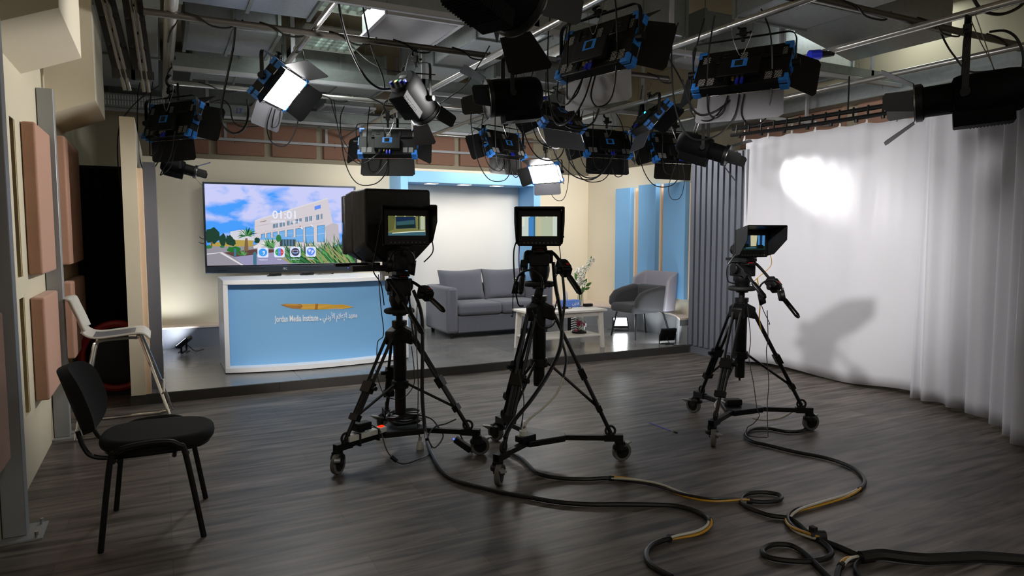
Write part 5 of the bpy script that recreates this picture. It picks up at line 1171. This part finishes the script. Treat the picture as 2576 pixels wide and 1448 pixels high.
for i in range(150):
    a = i * 2 * pi / 20; k = 1 + .12 * sin(i * .37); pts.append(V((.105 * cos(a) * k + .01 * sin(i * .21), .085 * sin(a) * k, .008 + .010 * (i / 20) + .004 * sin(i * .9))))
co2.tube(pts, .0055, 6).build('loops', cablem, r)
cable('tail', [pts[-1], V((.12, -.1, .06)), V((.18, -.16, .0)), V((.2, -.2, -.06)), V((.13, -.22, -.12)), V((.10, -.19, -.05)), V((.16, -.16, .0)), V((.25, -.12, .0)), V((.34, -.08, .01))], .005, cablem, r)
r = thing('power_adapter', 'black adapter with blue light hanging from the right dolly arm', 'power adapter', C1 + V((.33, -.22, .03)), rad(-30), 'power adapters on the dollies')
bx = MB(); bx.T = Matrix.Rotation(rad(35), 4, 'Y'); bx.box(-.065, -.025, .02, .065, .025, .06); bx.build('body', blackp, r, bevel=.006); MB().ball((-.035, -.022, .075), .006, 6, 5).build('indicator_light', blueled, r)
cable('lead', [(.05, 0, .0), (.085, -.01, -.016), (.075, .04, -.018), (.03, .05, .02), (-.02, .06, .12)], .005, cablem, r)
r = thing('power_plug', 'white plug and socket standing on floor under prompter tripod', 'plug', onfl(1057, 1128, 0), 0, 'white power plugs')
MB().lathe([(0, 0), (.026, 0), (.026, .03), (.022, .035), (.02, .05), (.013, .055), (.010, .085), (0, .085)], 14).build('body', whitep, r); cable('lead', [(0, 0, .08), (-.02, .0, .12), (-.06, .02, .15), (-.10, .05, .17)], .005, cablem, r)
# plug on the middle dolly
wv = V((WH2[0][0], WH2[0][1], 0)); d2 = (C2 - wv).normalized(); q = wv + d2 * .30 + V((0, 0, .172))
r = thing('power_plug', 'white plug in a black socket block on the middle dolly', 'plug', q, .3, 'white power plugs')
MB().box(-.05, -.035, 0, .07, .035, .04).build('socket_block', blackp, r, bevel=.005)
MB().lathe([(0, .04), (.025, .04), (.025, .07), (.02, .075), (.018, .10), (.012, .13), (0, .132)], 14, (-.01, 0, 0)).build('body', whitep, r)
M0 = Matrix.Translation(q) @ Matrix.Rotation(.3, 4, 'Z'); inv = M0.inverted()
wpts = [(1318, 1075, 3.62), (1330, 1055, 3.65), (1365, 1027, 3.75), (1400, 990, 3.85), (1417, 950, 3.9)]
cable('lead', [V((-.01, 0, .125))] + [inv @ dp(*p) for p in wpts], .006, whitecab, r)
# adapter on the dolly by the curtain
r = thing('power_adapter', 'black adapter on the dolly in front of the curtain', 'power adapter', C3 + V((-.03, .03, .178)), rad(-20), 'power adapters on the dollies')
MB().box(-.06, -.035, 0, .06, .035, .045).build('body', blackp, r, bevel=.008); cable('lead', [(-.06, 0, .02), (-.10, .03, .03), (-.14, .0, .0), (-.12, -.05, -.05)], .006, whitep, r)
cable('power_cable', [onfl(1895, 1052, .10), onfl(1925, 1056, .06), onfl(1965, 1050, .07), onfl(2000, 1030, .12), onfl(2020, 1010, .17)], .008, whitecab, None, 'white power cable looping under the dolly by the curtain', 'cable')

# ---------------------------------------------------------------- cables running down the tripods
def drop(label, pts, rr, m=cablem, n=6): return cable('camera_cable', [dp(*p) for p in pts], rr, m, None, label, 'cable', 'cables hanging from the cameras', n)
drop('thick black cable hanging from prompter camera to the floor', [(1040, 730, 4.45), (1060, 790, 4.42), (1063, 880, 4.38), (1062, 990, 4.34), (1068, 1070, 4.3), (1074, 1105, 4.2)], .012)
drop('taped black cable looping beside the prompter tripod column', [(1028, 700, 4.5), (1032, 780, 4.48), (1040, 840, 4.45), (1048, 855, 4.44), (1040, 800, 4.44), (1030, 760, 4.45)], .006)
drop('thin black lead curving round the prompter tripod legs', [(1035, 870, 4.4), (1042, 930, 4.38), (1040, 970, 4.3), (1015, 1000, 4.28), (985, 1002, 4.25), (962, 985, 4.2), (945, 930, 4.25)], .003)
drop('thin lead hanging straight beside the prompter tripod', [(1050, 740, 4.3), (1048, 860, 4.3), (1052, 960, 4.25), (1050, 1080, 4.2)], .003)
drop('thin lead on the left side of the prompter tripod', [(952, 690, 4.35), (958, 770, 4.35), (965, 840, 4.35), (950, 860, 4.3), (948, 905, 4.3)], .003)
drop('thick black cable from middle camera down to its left wheel', [(1392, 660, 4.25), (1398, 720, 4.2), (1412, 800, 4.1), (1410, 870, 4.0), (1385, 930, 3.9), (1340, 1000, 3.72), (1290, 1062, 3.58), (1270, 1100, 3.5)], .012)
drop('black and cream cable beside the right leg of middle tripod', [(1415, 690, 4.05), (1420, 760, 4.05), (1412, 840, 4.05), (1424, 900, 4.0), (1417, 950, 3.9)], .008)
drop('thin black lead hanging at left of the middle tripod', [(1322, 790, 4.15), (1318, 860, 4.1), (1300, 905, 4.0), (1308, 950, 3.9), (1318, 1010, 3.75), (1310, 1080, 3.65)], .003)
drop('black lead loop across the middle tripod column', [(1340, 780, 4.1), (1360, 820, 4.05), (1385, 822, 4.05), (1400, 800, 4.05), (1393, 790, 4.05), (1405, 740, 4.1)], .004)
drop('thin black lead hanging left of the curtain tripod column', [(1880, 770, 4.9), (1888, 850, 4.85), (1884, 900, 4.8), (1895, 960, 4.75), (1904, 1025, 4.65), (1910, 1045, 4.62), (1895, 1065, 4.56), (1880, 1075, 4.53), (1882, 1095, 4.48), (1930, 1100, 4.46)], .003)
drop('thin black lead from the headphones by the curtain', [(1930, 780, 4.72), (1932, 850, 4.7), (1928, 885, 4.7), (1934, 960, 4.66), (1930, 1020, 4.6), (1932, 1098, 4.46)], .003)
drop('orange and white lead beside the curtain tripod', [(1905, 700, 4.75), (1912, 760, 4.8), (1910, 800, 4.85), (1915, 830, 4.9)], .004, yellowm)

# ---------------------------------------------------------------- cable bundles on the floor
def bundle(label, path, segs, rr=.013):
    r = thing('cable_bundle', label, 'cable', (0, 0, 0), 0, 'cable bundles on the floor')
    P = smooth(path, 8); n = len(P) - 1
    for k, f0, f1 in segs:
        q = P[int(f0 * n):int(f1 * n) + 1]
        if len(q) < 2: continue
        if k == 's': MB().tube(q, rr, 8).build('sleeve', cablem, r)
        else:
            for i, m in enumerate((whitecab, yellowm, cablem)):
                w = []
                for j, p in enumerate(q):
                    t = (q[min(j + 1, len(q) - 1)] - q[max(j - 1, 0)]).normalized(); s = t.cross(V((0, 0, 1))); a = 2 * pi * i / 3 + j * .12
                    w.append(p + s * cos(a) * .0085 + V((0, 0, .0085 * sin(a) + .002)))
                MB().tube(w, .0068, 6).build(['white_wire', 'yellow_wire', 'black_wire'][i], m, r)
            for c in (q[0], q[-1]):
                t = (q[1] - q[0]).normalized(); MB().cyl(c - t * .015, c + t * .015, rr + .003, n=8).build('tape', blackr, r)
    return r
F_ = lambda L, z=.014: [onfl(x, y, z) for x, y in L]
bundle('black taped cable from the prompter tripod sweeping to the front', F_([(1074, 1108), (1088, 1145), (1112, 1185), (1160, 1212), (1250, 1235), (1330, 1250), (1400, 1262), (1480, 1268), (1560, 1268), (1640, 1269), (1700, 1272), (1750, 1285), (1782, 1303), (1784, 1322), (1755, 1340), (1690, 1352), (1645, 1368), (1626, 1392), (1638, 1420), (1690, 1450)]), [('s', 0, .655), ('w', .655, .80), ('s', .80, 1)])
bundle('cable from middle tripod whose yellow and white wires show', F_([(1270, 1100), (1275, 1130), (1310, 1152), (1330, 1170), (1352, 1190), (1400, 1201), (1470, 1205), (1530, 1202), (1600, 1209), (1660, 1222), (1720, 1244), (1790, 1258), (1862, 1258), (1920, 1262), (1960, 1257), (1962, 1245), (1925, 1238), (1880, 1241), (1864, 1256), (1880, 1274), (1930, 1294), (1985, 1303), (2010, 1318), (2040, 1345), (2062, 1357)]), [('s', 0, .30), ('w', .30, .52), ('s', .52, 1)], .012)
bundle('cable from the curtain tripod curling forward in an S', F_([(2040, 1062), (2020, 1082), (1980, 1085), (1930, 1077), (1890, 1080), (1874, 1094), (1892, 1110), (1930, 1119), (2000, 1136), (2080, 1152), (2145, 1176), (2174, 1205), (2166, 1228), (2130, 1248), (2060, 1268), (2005, 1283), (1982, 1303), (1992, 1326), (2030, 1345), (2062, 1357)]), [('s', 0, .64), ('w', .64, 1)], .012)
bundle('black cable loop beside the thick cable trunk', F_([(2062, 1357), (2088, 1380), (2088, 1398), (2050, 1410), (1990, 1410), (1935, 1401), (1918, 1384), (1945, 1369), (1992, 1372), (2030, 1396), (2060, 1425), (2090, 1455)]), [('s', 0, 1)], .012)
bundle('short black cable joining the tied knot to thick trunk', F_([(2062, 1357), (2110, 1375), (2165, 1398), (2200, 1398)]), [('s', 0, 1)], .014)
bundle('thick black cable trunk leaving at the right edge', F_([(2165, 1400), (2215, 1394), (2270, 1400), (2330, 1405), (2400, 1402), (2470, 1400), (2580, 1408)], .028), [('s', 0, 1)], .026)
bundle('frayed cable end splitting from the thick trunk at bottom', F_([(2105, 1460), (2112, 1428), (2135, 1407), (2180, 1402)]), [('s', 0, .45), ('w', .45, 1)], .013)
bundle('small cable loop hanging off the end of thick trunk', F_([(2185, 1402), (2160, 1412), (2152, 1430), (2172, 1460)]), [('s', 0, 1)], .010)
r = thing('cable_tie', 'black tie knotted round the floor cables', 'cable tie', onfl(2058, 1356, .0))
MB().cyl((-.03, .02, .016), (.03, -.015, .016), .026, n=10).box(-.03, .0, .02, -.005, .03, .06).build('wrap', blackr, r)
o = MB().tube([onfl(1633, 1062, .002), onfl(1660, 1072, .002), onfl(1685, 1082, .002)], .004, 5).build('tape_mark', bluedk); tag(o, 'thin blue tape mark on the bare floor', 'tape')
o = MB().cyl(onfl(1695, 1085, .004), onfl(1704, 1088, .004), .005, n=6).build('floor_scrap', blackr); tag(o, 'tiny black scrap at the end of the blue tape', 'scrap')

# ---------------------------------------------------------------- cables swinging from the grid
def hang(label, pts, rr=.007, m=cablem): return cable('hanging_cable', [dp(*p) for p in pts], rr, m, None, label, 'cable', 'cables swinging from the pipe grid')
hang('black cable falling from dark pipe in a big loop left of the glowing panel', [(592, 48, 5.6), (588, 110, 5.65), (572, 190, 5.8), (558, 260, 5.9), (560, 310, 5.9), (585, 335, 5.9), (612, 325, 5.95), (624, 290, 5.95), (622, 250, 6.0)], .010)
hang('thinner black cable loop inside the big loop', [(530, 258, 6.2), (560, 252, 6.2), (578, 268, 6.2), (585, 300, 6.2), (605, 318, 6.2), (650, 316, 6.3)], .007)
hang('black cable from top edge to the back of the sofa spotlight', [(848, -20, 5.0), (862, 60, 5.2), (885, 130, 5.4), (920, 195, 5.5), (955, 222, 5.6), (985, 222, 5.65)], .010)
hang('second black cable from the top edge behind the sofa spotlight', [(908, -10, 5.3), (925, 80, 5.5), (940, 135, 5.6), (962, 190, 5.7), (968, 222, 5.7)], .007)
hang('thin cable crossing from louvre lamp to sofa spotlight', [(868, 100, 6.0), (900, 130, 6.0), (935, 158, 6.0), (985, 178, 6.0), (1095, 188, 6.1)], .006)
hang('thin black cable slanting from cross pipe to the turned spotlight', [(1232, 115, 5.5), (1200, 170, 5.6), (1170, 215, 5.7), (1125, 248, 5.8), (1105, 262, 5.9)], .005)
hang('two-tone thin cable falling beside panel over news desk', [(832, 250, 6.8), (845, 300, 6.9), (862, 350, 7.1), (900, 400, 7.2), (940, 440, 7.3), (975, 405, 7.3)], .005)
hang('thin black cable falling to the desk panel back', [(840, 250, 6.8), (850, 320, 6.9), (870, 380, 7.1), (905, 412, 7.2), (940, 395, 7.3), (960, 375, 7.3)], .005)
hang('large black cable loop under the steep tilted panel', [(1380, 240, 5.9), (1395, 290, 6.0), (1440, 322, 6.0), (1490, 310, 6.0), (1510, 260, 6.0), (1512, 230, 5.9)], .010)
hang('grey cable loop under the steep tilted panel', [(1345, 300, 7.0), (1365, 350, 7.2), (1400, 375, 7.3), (1430, 345, 7.3), (1440, 300, 7.2)], .008, doorgrey)
hang('long pair of cables dipping below the alcove panels', [(1388, 350, 7.4), (1400, 395, 7.5), (1440, 440, 7.6), (1485, 452, 7.7), (1520, 430, 7.8), (1542, 390, 7.8)], .007)
hang('second dipping cable beside long pair', [(1418, 355, 7.4), (1432, 405, 7.5), (1465, 442, 7.6), (1500, 445, 7.7), (1530, 415, 7.8), (1550, 385, 7.8)], .007)
hang('black cable dropping from top of photo to curtain-side panel', [(1716, 200, 4.9), (1735, 260, 4.9), (1760, 288, 4.9), (1800, 280, 4.9), (1840, 250, 4.95), (1858, 235, 4.95)], .008)
hang('cable running from the tilted panel down past the middle pipe', [(1655, 70, 4.9), (1680, 140, 5.2), (1710, 195, 5.4), (1735, 250, 5.5)], .007)
hang('black cable arcing at the top right corner', [(2445, -10, 4.6), (2470, 25, 4.6), (2515, 36, 4.6), (2560, 20, 4.6), (2590, -10, 4.6)], .011)
hang('black cable looping over the dark spotlight at right', [(2490, 80, 5.4), (2530, 78, 5.4), (2560, 100, 5.4), (2575, 150, 5.4), (2560, 200, 5.4), (2545, 215, 5.4)], .010)
hang('cable dangling from the right cross pipe by spotlight yoke', [(2360, 60, 5.4), (2375, 100, 5.4), (2400, 140, 5.45), (2440, 180, 5.45), (2520, 175, 5.45)], .008)
hang('thin black cable down the left edge of the stage flat', [(400, 215, 6.2), (345, 255, 6.2), (308, 300, 6.2), (297, 340, 6.2), (296, 400, 6.2), (303, 470, 6.25)], .005)
hang('thin cable loop below the far left panel', [(440, 330, 6.4), (430, 390, 6.5), (408, 430, 6.6), (405, 440, 6.6), (428, 420, 6.6), (440, 380, 6.6), (455, 330, 6.5)], .006)
hang('thin wire loop hanging before the blue wall panels', [(1700, 412, 8.2), (1682, 470, 8.2), (1690, 500, 8.2), (1712, 495, 8.2), (1722, 450, 8.2), (1716, 410, 8.2)], .004)
r = thing('power_connector', 'blue and black power connector lying on the strut at upper right', 'connector', dp(2062, 140, 5.6), rad(-20))
MB().cyl((-.09, 0, 0), (0, 0, .01), .04, n=14).build('blue_socket', bluedk, r); MB().cyl((0, 0, .01), (.12, 0, .02), .03, .02, 14).build('body', blackp, r)

# ---------------------------------------------------------------- light
def lamp(kind, name, loc, energy, aim=None, color=(1, 1, 1), **k):
    ld = bpy.data.lights.new(name, kind); ld.energy = energy; ld.color = color
    for a, b in k.items(): setattr(ld, a, b)
    lo = bpy.data.objects.new(name, ld); COL.objects.link(lo); lo.location = loc
    if aim is not None: lo.rotation_euler = (V(aim) - V(loc)).to_track_quat('-Z', 'Y').to_euler()
    return lo
for x in (-.575, -.085, .415): lamp('SPOT', 'downlight_lamp', (3.89 + x, 8.89, .09 + 2.02), .9, (3.89 + x, 8.95, 0), (1, .96, .9), spot_size=rad(105), spot_blend=.8, shadow_soft_size=.06)
for f in fl:
    M = f.matrix_world
    bpy.context.view_layer.update()
    h = child(f, 'lens'); c = sum((V(v.co) for v in h.data.vertices), V()) / len(h.data.vertices); n = V((0, -1, 0))
    nn = (h.data.polygons[0].normal); p = f.matrix_world @ c
    t = rad(-38) if 'armchair' in f['label'] else (rad(-20) if 'behind' in f['label'] else rad(-50))
    d = (f.matrix_world.to_3x3() @ (Matrix.Rotation(t, 3, 'X') @ V((0, -1, 0)))).normalized()
    lamp('AREA', 'floodlight_lamp', p + d * .012, 7 if 'left wall' in f['label'] else 2.4, p + d, (.92, .97, 1), size=.16, shape='SQUARE')
for x, y, z in ((1.72, 7.72, 3.5), (1.60, 6.30, 3.5), (6.9, 4.6, 3.8)): lamp('AREA', 'louvre_lamp_light', (x, y, z + .0), 12 if x < 5 else 6, (x, y, 0), (.93, 1, .94), size=.56, shape='SQUARE')
for x in (1.2, 4.6): lamp('AREA', 'added_fill_light', (x, -1.3, 3.95), 30, (x, -1.3, 0), (1, 1, 1), size=.6, shape='SQUARE')  # unseen fill lights added behind the camera to lift the foreground
w = bpy.data.worlds.new('world'); S.world = w; w.use_nodes = True; w.node_tree.nodes['Background'].inputs[0].default_value = (.02, .02, .022, 1); w.node_tree.nodes['Background'].inputs[1].default_value = 1
S.view_settings.view_transform = 'Standard'; S.view_settings.look = 'None'; S.view_settings.exposure = .15; S.view_settings.gamma = 1; S.view_settings.use_curve_mapping = False
S.cycles.use_denoising = True; S.cycles.use_adaptive_sampling = True; S.cycles.adaptive_threshold = .015; S.cycles.max_bounces = 10; S.cycles.diffuse_bounces = 5; S.cycles.sample_clamp_indirect = 6; S.cycles.caustics_reflective = False; S.cycles.caustics_refractive = False
